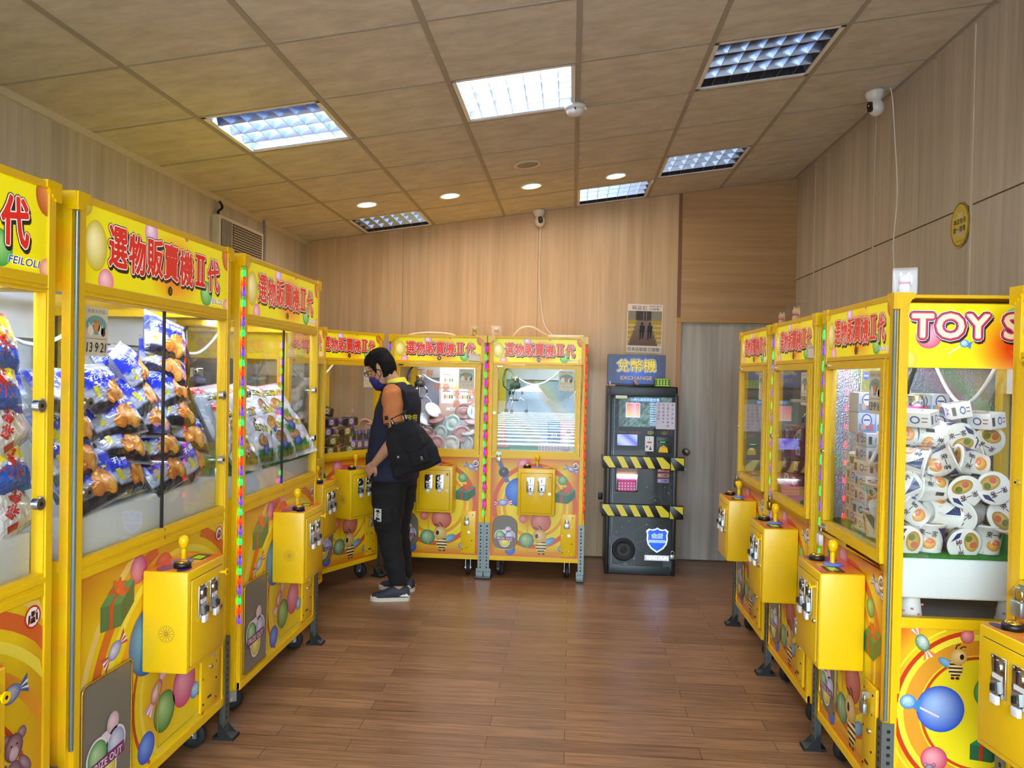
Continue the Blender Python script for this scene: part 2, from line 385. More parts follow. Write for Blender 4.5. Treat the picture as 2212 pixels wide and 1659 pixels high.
        x, z = q(-.13, .17); s.disc(x, z, .06 * w, '#1c1712', L + 4, .085 * w, n=14)
        s.line([q(-.05, .38), q(-.14, .47), q(-.25, .47)], .035 * w, '#2a211a', L + 2); s.line([q(.05, .39), q(.02, .5), q(-.08, .54)], .035 * w, '#2a211a', L + 2)
        for dx in (-.02, .12): x, z = q(dx, -.47); s.disc(x, z, .06 * w, '#7a2a1c', L + 1, .045 * w, n=12)
    def bear(s, cx, cz, h, col='#6a4560', hi='#b79db0', L=3):
        d = lambda x, z, rx, rz, rot=0, l=0, cc=None, hh=None: s.disc(cx + x * h, cz + z * h, rx * h, cc or col, L + l, rz * h, rot=rot, hi=hh or hi, n=18)
        d(-.12, -.32, .07, .17, -20); d(.1, -.33, .07, .17, 15); d(-.2, .0, .06, .16, -35); d(.19, .02, .06, .15, 40)
        d(0, -.07, .14, .2, l=1); d(-.13, .4, .075, .075, l=1); d(.13, .4, .075, .075, l=1); d(0, .28, .15, .16, l=2); d(0, .21, .075, .08, l=3, cc='#c9aec0', hh='#e6d3df')
        for sg in (-1, 1): s.disc(cx + sg * .045 * h, cz + .31 * h, .014 * h, '#111111', L + 6, n=8)
    def watch(s, cx, cz, h, L=3, rot=15):
        ca, sa = math.cos(R(rot)), math.sin(R(rot)); q = lambda x, z: (cx + (x * ca - z * sa) * h, cz + (x * sa + z * ca) * h)
        s.poly([q(-.1, -.5), q(.1, -.5), q(.1, .5), q(-.1, .5)], '#2d5a9a', L); s.disc(cx, cz, .24 * h, '#2a3a5a', L + 1); s.disc(cx, cz, .18 * h, '#151a2a', L + 2); s.line([q(0, 0), q(.08, .08)], .02 * h, '#c89a4a', L + 3); s.line([q(0, 0), q(-.02, .12)], .02 * h, '#d8d8d8', L + 3)
        for k in range(5):
            for sg in (-1, 1): x, z = q((-.05, .05)[k % 2], sg * (.27 + .05 * k)); s.disc(x, z, .02 * h, '#9ac0f0', L + 1, n=6)
    def lolly(s, cx, cz, r, L=4, ang=-30):
        a = R(ang); s.line([(cx + r * math.cos(a), cz + r * math.sin(a)), (cx + 4.2 * r * math.cos(a), cz + 4.2 * r * math.sin(a))], r * .25, '#e8d8ee', L)
        s.poly([(cx + .8 * r, cz + .1 * r), (cx + 1.9 * r, cz + .5 * r), (cx + 1.5 * r, cz - .2 * r), (cx + 1.4 * r, cz - 1.3 * r), (cx + .5 * r, cz - .7 * r)], '#3a86c8', L + 1)
        s.disc(cx, cz, r, '#2a78c8', L + 2, .92 * r, hi='#bfe4ff')
        for k in range(9): s.disc(cx + r * .62 * math.cos(k * 2.3) * (.5 + .06 * k), cz + r * .6 * math.sin(k * 2.3) * (.5 + .06 * k), r * .07, '#e8f6ff', L + 3, n=6)
def rrect(x0, x1, z0, z1, r, n=6):
    p = []
    for cx, cz, a in ((x1 - r, z1 - r, 0), (x0 + r, z1 - r, 90), (x0 + r, z0 + r, 180), (x1 - r, z0 + r, 270)):
        p += [(cx + r * math.cos(R(a + 90 * i / n)), cz + r * math.sin(R(a + 90 * i / n))) for i in range(n + 1)]
    return p
def ordinal(n): return ('first second third fourth fifth sixth seventh eighth ninth tenth eleventh twelfth'.split())[n]
# ------------------------------------------------------------------ the setting
XL, XR, YB, YF = -2.42, 1.915, 6.82, -1.6
SL = (3.343 - 2.77) / (XR - XL)
def cz(x): return 2.77 + (x - XL) * SL
# plank floor
m, t, b = new_mat('floor_planks')
tc = t.nodes.new('ShaderNodeTexCoord'); br = t.nodes.new('ShaderNodeTexBrick')
br.offset = 0.37; br.inputs['Scale'].default_value = 1.0; br.inputs['Brick Width'].default_value = 0.92; br.inputs['Row Height'].default_value = 0.102
br.inputs['Mortar Size'].default_value = 0.0016; br.inputs['Mortar Smooth'].default_value = 0.3; br.inputs['Bias'].default_value = 0.0
br.inputs['Color1'].default_value = (*C('#8f684a'), 1); br.inputs['Color2'].default_value = (*C('#a87e5c'), 1); br.inputs['Mortar'].default_value = (*C('#38281e'), 1)
mp = t.nodes.new('ShaderNodeMapping'); mp.inputs['Scale'].default_value = (1.3, 22, 1)
nz = t.nodes.new('ShaderNodeTexNoise'); nz.inputs['Scale'].default_value = 2.5; nz.inputs['Detail'].default_value = 7; nz.inputs['Roughness'].default_value = 0.65
cr = t.nodes.new('ShaderNodeValToRGB'); cr.color_ramp.elements[0].position = 0.33; cr.color_ramp.elements[0].color = (0.50, 0.47, 0.44, 1); cr.color_ramp.elements[1].position = 0.66; cr.color_ramp.elements[1].color = (1.1, 1.08, 1.04, 1)
mx = t.nodes.new('ShaderNodeMix'); mx.data_type = 'RGBA'; mx.blend_type = 'MULTIPLY'; mx.inputs['Factor'].default_value = 1.0
t.links.new(tc.outputs['Object'], br.inputs['Vector']); t.links.new(tc.outputs['Object'], mp.inputs[0]); t.links.new(mp.outputs[0], nz.inputs['Vector']); t.links.new(nz.outputs['Fac'], cr.inputs[0])
t.links.new(br.outputs['Color'], mx.inputs['A']); t.links.new(cr.outputs[0], mx.inputs['B']); t.links.new(mx.outputs['Result'], b.inputs['Base Color'])
b.inputs['Roughness'].default_value = 0.29
bp = t.nodes.new('ShaderNodeBump'); bp.inputs['Strength'].default_value = 0.12; bp.inputs['Distance'].default_value = 0.003
t.links.new(nz.outputs['Fac'], bp.inputs['Height']); t.links.new(bp.outputs[0], b.inputs['Normal'])
structure('floor', MB().box(XL - .1, XR + .1, YF, YB + .1, -0.06, 0, 'floor_planks'))

def slope_wall(x0, x1, y0, y1, mat):
    mb = MB(); z0, z1 = cz(x0) + .12, cz(x1) + .12
    v = [(x0, y0, 0), (x1, y0, 0), (x1, y1, 0), (x0, y1, 0), (x0, y0, z0), (x1, y0, z1), (x1, y1, z1), (x0, y1, z0)]
    return mb.add(v, [(0, 3, 2, 1), (4, 5, 6, 7), (0, 1, 5, 4), (1, 2, 6, 5), (2, 3, 7, 6), (3, 0, 4, 7)], mat)
DX0, DZ = 0.945, 2.085     # door opening: its near jamb and its head
bw = MB()
for x0, x1, z0, mat in ((XL - .1, .905, 0, 'wall_warm'), (.905, XR + .1, DZ, 'wall_over')):
    zz0, zz1 = cz(x0) + .12, cz(x1) + .12
    v = [(x0, YB, z0), (x1, YB, z0), (x1, YB + .1, z0), (x0, YB + .1, z0), (x0, YB, zz0), (x1, YB, zz1), (x1, YB + .1, zz1), (x0, YB + .1, zz0)]
    bw.add(v, [(0, 3, 2, 1), (4, 5, 6, 7), (0, 1, 5, 4), (1, 2, 6, 5), (2, 3, 7, 6), (3, 0, 4, 7)], mat)
structure('wall_back', bw)
structure('wall_left', slope_wall(XL - .1, XL, YF, YB + .1, 'wall_lam'))
structure('wall_right', slope_wall(XR, XR + .1, YF, YB + .1, 'wall_lam'))
# door leaf; dark board and strip added against light leaks, as the gap's shade
d = MB(); d.box(DX0, XR, YB + .012, YB + .05, 0.01, DZ, 'door_lam'); d.box(DX0 - .02, XR, YB + .052, YB + .09, 0, DZ + .02, 'trim_dark'); d.box(DX0, XR, YB + .02, YB + .052, 0, .01, 'trim_dark')
dr = structure('door_1', d)
k = MB()
k.lathe([(0.0, 0), (.033, .0), (.033, -.006), (.012, -.010), (.012, -.035), (.028, -.042), (.032, -.056), (.026, -.07), (.0, -.074)], 'steel', 24, (1.01, YB + .012, .955), 'y')
k.cyl((1.01, YB - .06, .955), (1.01, YB - .0635, .955), .009, 'brass')
link('door_knob', k.mesh('door_knob'), dr)
tr = MB(); tr.box(.905, .945, YB - .012, YB + .06, 0, DZ, 'trim_tan'); tr.box(.905, XR, YB - .014, YB + .06, DZ, DZ + .042, 'trim_tan')
structure('trim_1', tr, .002)
structure('trim_2', MB().box(.905, .935, YB - .004, YB + .01, DZ + .042, cz(.9), 'trim_brown'))
tr = MB()
for x in (-1.53, -.318): tr.box(x - .0012, x + .0012, YB - .0006, YB + .001, 0, cz(x), 'trim_dark')
structure('trim_3', tr)
tr = MB()
for y in (0.24, 1.46, 2.68, 3.90, 5.12, 6.34):
    tr.box(XR - .004, XR + .001, y - .006, y + .006, 0, cz(XR), 'trim_pale')
for y0, y1 in zip((-.98, .26, 1.48, 2.70, 3.92, 5.14, 6.36), (.22, 1.44, 2.66, 3.88, 5.10, 6.32, YB)):
    tr.box(XR - .003, XR + .001, y0, y1, 2.468, 2.502, 'wall_lam'); tr.box(XR - .0034, XR + .001, y0, y1, 2.462, 2.467, 'trim_dark')
structure('trim_4', tr)
tr = MB()
for y in (.34, 1.56, 2.78, 4.00, 5.22, 6.44): tr.box(XL - .001, XL + .004, y - .006, y + .006, 0, cz(XL), 'trim_pale')
tr.box(XL - .001, XL + .014, YF, YB, cz(XL) - .034, cz(XL) + .004, 'trim_pale')
structure('trim_5', tr)
bb = MB(); bb.box(XL, .905, YB - .008, YB, 0, .012, 'trim_dark'); structure('baseboard_back', bb)

# sloped suspended ceiling: built flat, then tipped about the room's length
ANG = math.atan(SL); CM = T(0, 0, cz(0)) @ RY(-math.degrees(ANG)); PX = .625 / math.cos(ANG); Y0, PY = 3.68, .625
u0, u1 = (XL - .1) / math.cos(ANG), (XR + .1) / math.cos(ANG)
ul = lambda i: i * PX + .003
yk = lambda k: Y0 + k * PY
# (column, row) of the recessed lights
LIGHTS = {(-3, 0): 2, (-1, 0): 3, (1, 0): 0, (1, 3): 1, (0, 4): 1, (-3, 4): 0}
ce = MB()
for i in range(-5, 4):
    for k in range(-9, 6):
        if (i, k) in LIGHTS: continue
        a0, a1 = max(ul(i), u0), min(ul(i + 1), u1); b0, b1 = max(yk(k), YF), min(yk(k + 1), YB + .1)
        if a1 > a0 and b1 > b0: ce.box(a0, a1, b0, b1, 0, .02, 'tile')
structure('ceiling', ce, 0, CM)
tb = MB()
for i in range(-5, 4):
    if u0 < ul(i) < u1: tb.box(ul(i) - .012, ul(i) + .012, YF, YB, -.004, 0, 'tbar')
for k in range(-8, 6):
    tb.box(u0, u1, yk(k) - .0065, yk(k) + .0065, -.003, 0, 'tbar')
structure('ceiling_trim', tb, 0, CM)
lid = MB(); lid.box(u0 - .1, u1 + .1, YF, YB + .2, .16, .2, 'grey'); structure('ceiling_slab', lid, 0, CM)

LLAB = {(-3, 0): 'lit louvred ceiling light above the big machine of blue chip bags', (-1, 0): 'brightest louvred ceiling light, beside the smoke detector',
        (1, 0): 'unlit louvred ceiling light between the brightest light and the dome camera by the wall', (1, 3): 'louvred ceiling light beyond the unlit one, over the far machines of the red boxes',
        (0, 4): 'louvred ceiling light touching the back wall over the exchange machine', (-3, 4): 'dark louvred ceiling light by the back wall, under a warm downlight'}
pmat('reflector', '#a8b4d0', 0.2, 0.9); pmat('troffer', '#7c869c', .5)
for (i, k), lit in LIGHTS.items():
    u, y = (ul(i) + ul(i + 1)) / 2, (yk(k) + yk(k + 1)) / 2; h = PX / 2 - .014; hy = PY / 2 - .012
    th = thing('ceiling_light', LLAB[(i, k)], 'ceiling light', CM @ T(u, y, 0), 'louvred ceiling lights')
    def housing(mb):
        mb.box(-h, h, -hy, hy, .085, .09, 'troffer'); mb.box(-h, -h + .004, -hy, hy, 0, .09, 'troffer'); mb.box(h - .004, h, -hy, hy, 0, .09, 'troffer')
        mb.box(-h, h, -hy, -hy + .004, 0, .09, 'troffer'); mb.box(-h, h, hy - .004, hy, 0, .09, 'troffer')
        for a, b_ in ((-h, -h + .022), (h - .022, h)): mb.box(a, b_, -hy, hy, -.002, .004, 'white')
        for a, b_ in ((-hy, -hy + .022), (hy - .022, hy)): mb.box(-h, h, a, b_, -.002, .004, 'white')
    part('housing', 'troffer_housing', housing, th)
    for q in range(4):
        on = {0: (), 1: (), 2: (1, 2, 3), 3: (0, 1, 2, 3)}[lit]
        yy = -hy + (q + .5) * 2 * hy / 4
        part('tube', 'troffer_tube_%d' % (q in on), lambda mb: (mb.cyl((-h + .03, 0, .05), (h - .03, 0, .05), .012, 'tube_lit' if q in on else 'white'), mb.cyl((-h + .008, 0, .05), (-h + .03, 0, .05), .013, 'steel'), mb.cyl((h - .03, 0, .05), (h - .008, 0, .05), .013, 'steel')), th, T(0, yy, 0))
    def louvre(mb):
        for q in range(1, 4):
            yy = -hy + q * 2 * hy / 4
            mb.prism([(yy - .014, .045), (yy + .014, .045), (yy + .003, .003), (yy - .003, .003)], -h + .02, h - .02, 'reflector', 'x')
        for q in range(1, 7):
            x = -h + q * 2 * h / 7
            mb.prism([(x - .007, .045), (x + .007, .045), (x + .0015, .004), (x - .0015, .004)], -hy + .02, hy - .02, 'reflector', 'y')
        mb.prism([(-hy + .004, .06), (-hy + .03, .004), (-hy + .022, .004), (-hy + .004, .02)], -h + .02, h - .02, 'reflector', 'x'); mb.prism([(hy - .004, .06), (hy - .03, .004), (hy - .022, .004), (hy - .004, .02)], -h + .02, h - .02, 'reflector', 'x')
    part('louvre', 'troffer_louvre', louvre, th)
DL = [(-1.585, 5.774, 'warm downlight nearest the wall with the air conditioner'), (-.956, 5.841, 'second warm downlight from the air conditioner wall'), (-.335, 5.874, 'warm downlight above the dome camera on the back wall'), (.303, 5.904, 'warm downlight above the exchange machine, last of its row')]
for x, y, lab in DL:
    th = thing('downlight', lab, 'downlight', T(x, y, cz(x)) @ RY(-math.degrees(ANG)), 'warm round downlights')
    part('trim_ring', 'down_ring', lambda mb: mb.lathe([(.062, -.001), (.085, -.001), (.088, -.004), (.084, -.009), (.066, -.009), (.062, -.001)], 'white', 32), th)
    part('diffuser', 'down_diff', lambda mb: mb.lathe([(0, -.006), (.066, -.006), (.066, -.002), (0, -.002)], 'down_lit', 32), th)
x, y = -.33, 5.285
th = thing('ceiling_speaker', 'unlit round ceiling speaker in front of the row of downlights', 'speaker', T(x, y, cz(x)) @ RY(-math.degrees(ANG)))
part('rim', None, lambda mb: mb.lathe([(.07, 0), (.098, 0), (.1, -.006), (.09, -.01), (.072, -.008), (.07, 0)], 'trim_pale', 32), th)
part('grille', None, lambda mb: mb.lathe([(0, -.004), (.072, -.004), (.072, 0), (0, 0)], 'tbar', 32), th)
x, y = -.012, 4.26
th = thing('smoke_detector', 'white smoke detector beside the brightest ceiling light', 'smoke detector', T(x, y, cz(x) - .003) @ RY(-math.degrees(ANG)))
part('base', None, lambda mb: mb.lathe([(0, 0), (.058, 0), (.06, -.012), (.054, -.022), (0, -.022)], 'white_plastic', 32), th)
part('sensor_dome', None, lambda mb: (mb.lathe([(.05, -.02), (.05, -.034), (.042, -.046), (.02, -.055), (0, -.057)], 'white_plastic', 32), mb.box(-.006, .002, -.056, -.05, -.036, -.024, 'black'), mb.box(.045, .062, -.008, .008, -.03, -.018, 'white_plastic')), th)
# cameras
def dome_camera(M, label, yaw):
    th = thing('security_camera', label, 'security camera', M, 'white dome cameras')
    part('base', 'sc_base', lambda mb: mb.lathe([(0, 0), (.05, 0), (.054, -.01), (.05, -.03), (.034, -.058), (0, -.058)], 'white_plastic', 28), th)
    hd = part('head', 'sc_head', lambda mb: mb.ball((0, 0, -.098), (.045, .045, .05), 'white_plastic', 24, 14), th, RZ(yaw))
    part('lens', 'sc_lens', lambda mb: (mb.prism(rrect(-.02, .02, -.125, -.065, .019), -.047, -.03, 'black', 'y'), mb.cyl((0, -.046, -.088), (0, -.05, -.088), .011, 'dark'), mb.ball((0, -.049, -.088), .006, 'chrome')), hd)
    return th
x = 1.75; dome_camera(T(x, 4.72, cz(x) - .002) @ RY(-math.degrees(ANG)), 'white dome camera on the ceiling beside the panelled wall', -70)
dome_camera(T(-.318, YB - .075, cz(-.318) - .002) @ RY(-math.degrees(ANG)), 'white dome camera at the top of the back wall', 10)
def cable(name, label, pts, r, mat, cat='cable', sub=6):
    P = [Vector(p) for p in pts]; out = []
    for i in range(len(P) - 1):
        p0, p1, p2, p3 = P[max(i - 1, 0)], P[i], P[i + 1], P[min(i + 2, len(P) - 1)]
        for q in range(sub):
            s_ = q / sub; out.append(.5 * ((2 * p1) + (p2 - p0) * s_ + (2 * p0 - 5 * p1 + 4 * p2 - p3) * s_ * s_ + (3 * p1 - p0 - 3 * p2 + p3) * s_ ** 3))
    out.append(P[-1]); mb = MB(); mb.tube(out, r, mat, 8)
    o = link(name, mb.mesh(name)); return tag(o, label, cat) if cat else o
cable('cable', 'thin white cable hanging from the ceiling camera down the panelled wall', [(1.80, 4.72, cz(1.8) - .004), (1.84, 4.70, cz(1.84) - .02), (1.87, 4.70, 3.0), (1.885, 4.69, 2.7), (1.878, 4.71, 2.4), (1.89, 4.69, 2.1), (1.885, 4.7, 1.7)], .0035, 'white')
cable('cable', 'thin pale cable hanging from the back wall camera to the power strip', [(-.30, YB - .05, cz(-.3) - .05), (-.30, YB - .012, 2.85), (-.305, YB - .01, 2.5), (-.285, YB - .01, 2.25), (-.25, YB - .02, 2.05), (-.17, YB - .18, 1.945), (-.145, 6.42, 1.925)], .0035, 'white')
# air conditioner recessed in the side wall
th = thing('air_conditioner', 'beige window air conditioner set high in the side wall', 'air conditioner', T(XL, 5.36, 2.53))
part('housing', None, lambda mb: (mb.box(-.05, .05, -.37, .37, -.21, .11, 'trim_pale'),), th, bevel=.006)
part('grille', None, lambda mb: ([mb.box(.05, .058, -.17, .33, -.19 + .018 * q, -.182 + .018 * q, 'tbar') for q in range(15)], mb.box(.049, .0515, -.17, .33, -.195, .085, 'trim_dark')), th)
part('side_vent', None, lambda mb: ([mb.box(.05, .06, -.34 + .022 * q, -.332 + .022 * q, -.19, .085, 'tbar') for q in range(7)], mb.box(.049, .0515, -.345, -.19, -.195, .085, 'trim_dark')), th)
cable('cable', 'black cable above the air conditioner', [(XL + .014, 5.06, cz(XL) - .03), (XL + .03, 5.07, 2.70), (XL + .02, 5.03, 2.66), (XL + .04, 5.02, 2.63)], .009, 'black')
cable('drain_pipe', 'grey pipe down the wall corner beyond the air conditioner', [(XL + .02, 5.80, cz(XL) - .01), (XL + .03, 5.80, 2.6), (XL + .025, 5.79, 2.2), (XL + .025, 5.79, 1.9)], .012, 'grey', 'pipe')

# street outside the open shop front, seen in the glass
pmat('asphalt', '#6b6e70', 0.9); pmat('paving', '#a8a59e', 0.9); pmat('road_paint', '#f2f2f0', 0.8); pmat('leafage', '#5d7a2c', 0.95, bump=1.0, bscale=6)
structure('street', MB().box(-60, 60, -70, YF, -.20, -.16, 'asphalt'))
structure('sidewalk', MB().box(-14, 14, -4.6, YF, -.16, -.02, 'paving'))
mk = MB()
for k in range(14): mk.box(-3.2, .2, -7.2 - 1.25 * k - .55, -7.2 - 1.25 * k, -.16, -.155, 'road_paint')
structure('road_marking', mk)
hd = MB(); rnd = random.Random(3)
for k in range(46):
    hd.ball((-34 + 1.5 * k + rnd.uniform(-.5, .5), -41 + rnd.uniform(-1.5, 1.5), 1.6 + rnd.uniform(-.4, 2.6)), (rnd.uniform(1.4, 2.3), rnd.uniform(1.2, 2), rnd.uniform(1.8, 3.0)), 'leafage', 10, 7)
o = link('hedge', hd.mesh('hedge')); tag(o, 'row of green trees across the street outside', 'trees', kind='stuff')
fr = MB(); fr.box(XL - .1, XL + .5, YF - .1, YF, 0, 3.1, 'trim_pale'); fr.box(XR - .4, XR + .1, YF - .1, YF, 0, 3.5, 'trim_pale')
structure('wall_front', fr)
# ------------------------------------------------------------------ claw machines
KB = dict(W=1.06, D=.88, H=2.12, post=.045, s0=1.857, s1=2.098, d1=1.828, d0=.972, g1=1.808, g0=1.012, p1=.947, p0=.175)
KS = dict(W=.78, D=.78, H=1.90, post=.046, s0=1.700, s1=1.880, d1=1.682, d0=.966, g1=1.648, g0=1.006, p1=.949, p0=.174)
ZB, NOTCH = .14, .016
Y_, RD, OR = '#f2d80e', '#c8301a', '#e8862a'

def sign_art(w, h, big):
    a = Art('sign_print')
    def bg(u, v):
        d = math.hypot((u - .56) * 2.6, (v - .45) * .9); c = mix('#ee5a28', '#f0e40a', max(0, min(1, (d - .12) / .42)))
        e = max(0, .1 - u) * 4 + max(0, u - .93) * 4
        return mix(c, '#c8a80a', e)
    a.grid(-w / 2, w / 2, 0, h, 36, 10, bg); cl = (-w / 2, w / 2, 0, h)
    X = lambda u: -w / 2 + u * w
    a.disc(X(.06), .5 * h, .24 * h, '#c2b010', 1, .33 * h, hi='#fff6b8', clip=cl); a.disc(X(.385), .9 * h, .17 * h, '#d07ac0', 1, .2 * h, hi='#fbe8f8', clip=cl)
    a.disc(X(.64), 1.0 * h, .05 * h, '#d86a8a', 1, clip=cl); a.disc(X(.115), .06 * h, .17 * h, '#e0708a', 1, hi='#f8d0da', clip=cl)
    a.disc(X(.81), .2 * h, .21 * h, '#2f9a3a', 1, hi='#a8e08a', clip=cl); a.disc(X(1.0), .93 * h, .2 * h, '#b0521a', 1, .25 * h, hi='#d88a4a', clip=cl); a.disc(X(1.0), .06 * h, .13 * h, '#d8806a', 1, hi='#f0c0a8', clip=cl); a.disc(X(0), 1.0 * h, .16 * h, '#b8a018', 1, hi='#e0d060', clip=cl)
    # seven characters; the Roman two is drawn with serifs
    lay = (('#221a18', .10, .005, -.008), ('#221a18', .10, 0, 0), ('#f4f0ea', .07, 0, 0), ('#d8271c', .036, 0, 0))
    cw, ch = .81 * w / 7.05, .53 * h
    for q, c in enumerate('選物販賣機 代'):
        x, z = X(.525) + (q - 3) * cw * 1.0, .555 * h - (.03 * h if q in (1, 4, 6) else 0)
        if c != ' ': a.text(c, x, z, cw * .88, ch, lay, 2)
        else:
            for k, (col, e, ox, oz) in enumerate(lay):
                e *= cw * .8
                for x0, x1, z0, z1 in ((-.34, .34, .38, .46), (-.34, .34, -.46, -.38), (-.22, -.08, -.42, .42), (.08, .22, -.42, .42)): a.poly(rrect(x + x0 * cw - e + ox, x + x1 * cw + e + ox, z + z0 * ch - e + oz, z + z1 * ch + e + oz, max(e, .001), 3)[::1], col, 2 + k)
    a.text('FEILOLI', X(.905), .10 * h, .125 * w, .085 * h, [('#f4f4f0', .05), ('#2a3cc0', .012)], 7, shear=.2)
    return a
def toy_art(w, h):
    a = Art('sign_print'); X = lambda u: -w / 2 + u * w; cl = (-w / 2, w / 2, 0, h)
    def bg(u, v):
        d = math.hypot((u - .55) * 2.2, (v - .35) * .9); return mix('#ee4a1c', '#eee418', max(0, min(1, (d - .2) / .4)))
    a.grid(-w / 2, w / 2, 0, h, 30, 10, bg)
    a.disc(X(.115), .5 * h, .2 * h, '#c84a78', 1, hi='#f0b8cc', clip=cl); a.disc(X(.5), .78 * h, .17 * h, '#4aa8b8', 1, hi='#d0f0f4', clip=cl); a.disc(X(.02), .12 * h, .16 * h, '#d8b818', 1, hi='#f4ea80', clip=cl)
    a.lolly(X(.275), .39 * h, .07 * h, 3, 215); a.disc(X(.9), .3 * h, .2 * h, '#3a9a4a', 1, hi='#b0e0a0', clip=cl)
    a.text('TOY STORY', X(.51), .66 * h, .94 * w, .36 * h, [('#3a1420', .13, .005, -.008), ('#fbeee0', .128), ('#5a2a7a', .11), ('#d8384a', .075), ('#f6ecc8', .03)], 6, space=1.12)
    return a
def swirl(a, cx, cz, w, h, cl, rs):
    for r0, r1, c in rs: a.arc(cx, cz, r0, r1, 0, 360, c, 1, 64, cl)
def panel_small(w, h):
    a = Art('print'); cl = (-w / 2, w / 2, 0, h)
    def bg(u, v):
        e = max(abs(u - .5) * 1.6, abs(v - .5) * 1.55); c = mix('#f2dc1a', '#c8301a', (e - .5) / .34)
        d = math.hypot((u - .42) * 1.4, (v - .42) * 1.1); return mix('#d8481c', c, min(1, d / .22 + .1))
    a.grid(-w / 2, w / 2, 0, h, 24, 28, bg); k = w / .70
    swirl(a, .0, .40, w, h, cl, ((.30, .335, '#d4542a'), (.225, .25, '#e8a020'), (.25, .265, '#f4e04a')))
    P = lambda px, py: ((px - 848) * .00066 * k, h - (py - 165) * .000655)
    for px, py, r, c, hi in ((712, 250, 78, '#d04a78', '#f4b8c8'), (665, 575, 172, '#1550d0', '#5a9af0'), (1183, 420, 56, '#2f7a3a', '#a8d898'), (715, 895, 50, '#d05a4a', '#eaa090'), (930, 925, 122, '#c04a40', '#e89a88'), (760, 1150, 90, '#1a6a4a', '#b8d8a8'), (563, 1270, 62, '#1a48c0', '#6a9af0'), (1175, 1240, 36, '#2a58b0', '#a0c0f0')):
        x, z = P(px, py); a.disc(x, z, r * .00066, c, 2, hi=hi, clip=cl)
    x, z = P(470, 340); a.watch(x, z, .17, 3, 22); x, z = P(470, 705); a.candy(x, z, .14, '#4a60c8', '#b02a5a', 5)
    x, z = P(1280, 285); a.candy(x, z, .11, '#2a5ac0', '#2a4aa0', -22); x, z = P(1335, 243); a.no_sit(x, z, .029, 7)
    x, z = P(1220, 600); a.gift(x, z, .155); x, z = P(925, 1150); a.bee(x, z, .215, 5)
    x0, z1 = P(768, 855); x1, z0 = P(1175, 1290); a.line([(x0, z1), (x0, z0), (x1, z0)], .0016, '#8a6a10', 12); a.rect(x0 - .003, x0 + .002, z0, z1, '#d8b018', 11)
    return a
def panel_big(w, h, bear=False):
    a = Art('print'); cl = (-w / 2, w / 2, 0, h)
    def bg(u, v):
        e = max((.12 - u) * 3, (v - .62) * 1.7 * (1.15 - u), (u - .86) * 4 * (1 - .2 * v), 0); c = mix('#f0d416', '#b8301a', e)
        d = math.hypot((u - .5) * 1.3, (v - .25)); return mix('#d4602a', c, min(1, d / .3 + .25))
    a.grid(-w / 2, w / 2, 0, h, 28, 26, bg)
    swirl(a, .12, .24, w, h, cl, ((.60, .63, '#e8c86a'), (.53, .575, '#d4642a'), (.47, .50, '#f2e04a'), (.39, .43, '#e8a028'), (.30, .315, '#c8481c'), (.25, .27, '#f0d84a')))
    X = lambda u: -w / 2 + u * w; Z = lambda z: z - .175
    for u, z, r, c, hi in ((.40, .63, .122, '#1a66b8', '#6ab0e8'), (.67, .37, .088, '#c8386a', '#f0a8c0'), (.52, .325, .075, '#3a7a28', '#b0d890'), (.395, .245, .055, '#1a4ac8', '#7aa8f4'), (.33, .90, .05, '#c03a6a', '#e8a0b8'), (.5, .85, .07, '#d8503a', '#f0a080')):
        a.disc(X(u), Z(z), r, c, 2, hi=hi, clip=cl)
    a.gift(X(.205), Z(.815), .19, 3); a.candy(X(.19), Z(.665), .14, '#5a6ad0', '#b02a5a', 28); a.rect(-.034, -.028, .035, .43, '#e0b81a', 9); a.rect(-.0275, -.0265, .035, .43, '#6a5010', 9); a.line([(-.03, .035), (.24, .035)], .0016, '#8a6a10', 8); a.candy(X(.46), Z(.42), .17, '#b8505a', '#d8a0c0', 50)
    a.lolly(X(.755), Z(.31), .035, 4, 20); a.no_sit(X(.955), Z(.90), .032, 7)
    if bear:
        a.candy(X(.875), Z(.715), .13, '#3a70c0', '#2f66a0', 8); a.bear(X(.885), Z(.50), .235, L=6)
    else: a.bee(X(.90), Z(.46), .2, 5)
    return a
def side_art(w, h):
    a = Art('print'); cl = (-w / 2, w / 2, 0, h)
    def bg(u, v):
        c = mix('#f2e020', '#d8661c', max(0, .14 - u) * 5 + max(0, v - .85) * 3); d = math.hypot((u - .95) * 1.0, (v - .42) * 1.0); return mix('#c8301a', c, max(0, min(1, (d - .12) / .3)))
    a.grid(-w / 2, w / 2, 0, h, 26, 26, bg); X = lambda px: -w / 2 + (px - 1050) / 2667; Z = lambda py: h - (py - 250) / 2667
    swirl(a, X(1800), Z(1000), w, h, cl, ((.27, .285, '#c8381a'), (.25, .27, '#f4e63a'), (.20, .25, '#e09a28'), (.185, .195, '#c8481c'), (.30, .306, '#f4e63a')))
    a.disc(X(1675), Z(305), .023, '#c84a5a', 2, hi='#f0a8a8', clip=cl); a.disc(X(1455), Z(970), .079, '#0f50c8', 3, hi='#a8c8f8'); a.disc(X(1410), Z(1430), .044, '#c8385a', 3, hi='#f0a8b0')
    a.candy(X(1285), Z(375), .115, '#1f7a4a', '#e8854a', -62); a.bee(X(1590), Z(540), .115, 5, -1); a.lolly(X(1170), Z(915), .027, 8, -25); a.bear(X(1375), Z(1590), .10, L=4)
    a.disc(X(1900), Z(800), .06, '#2f8a3a', 2, hi='#b0e0a0', clip=cl); a.gift(X(1880), Z(1300), .12, 4)
    return a
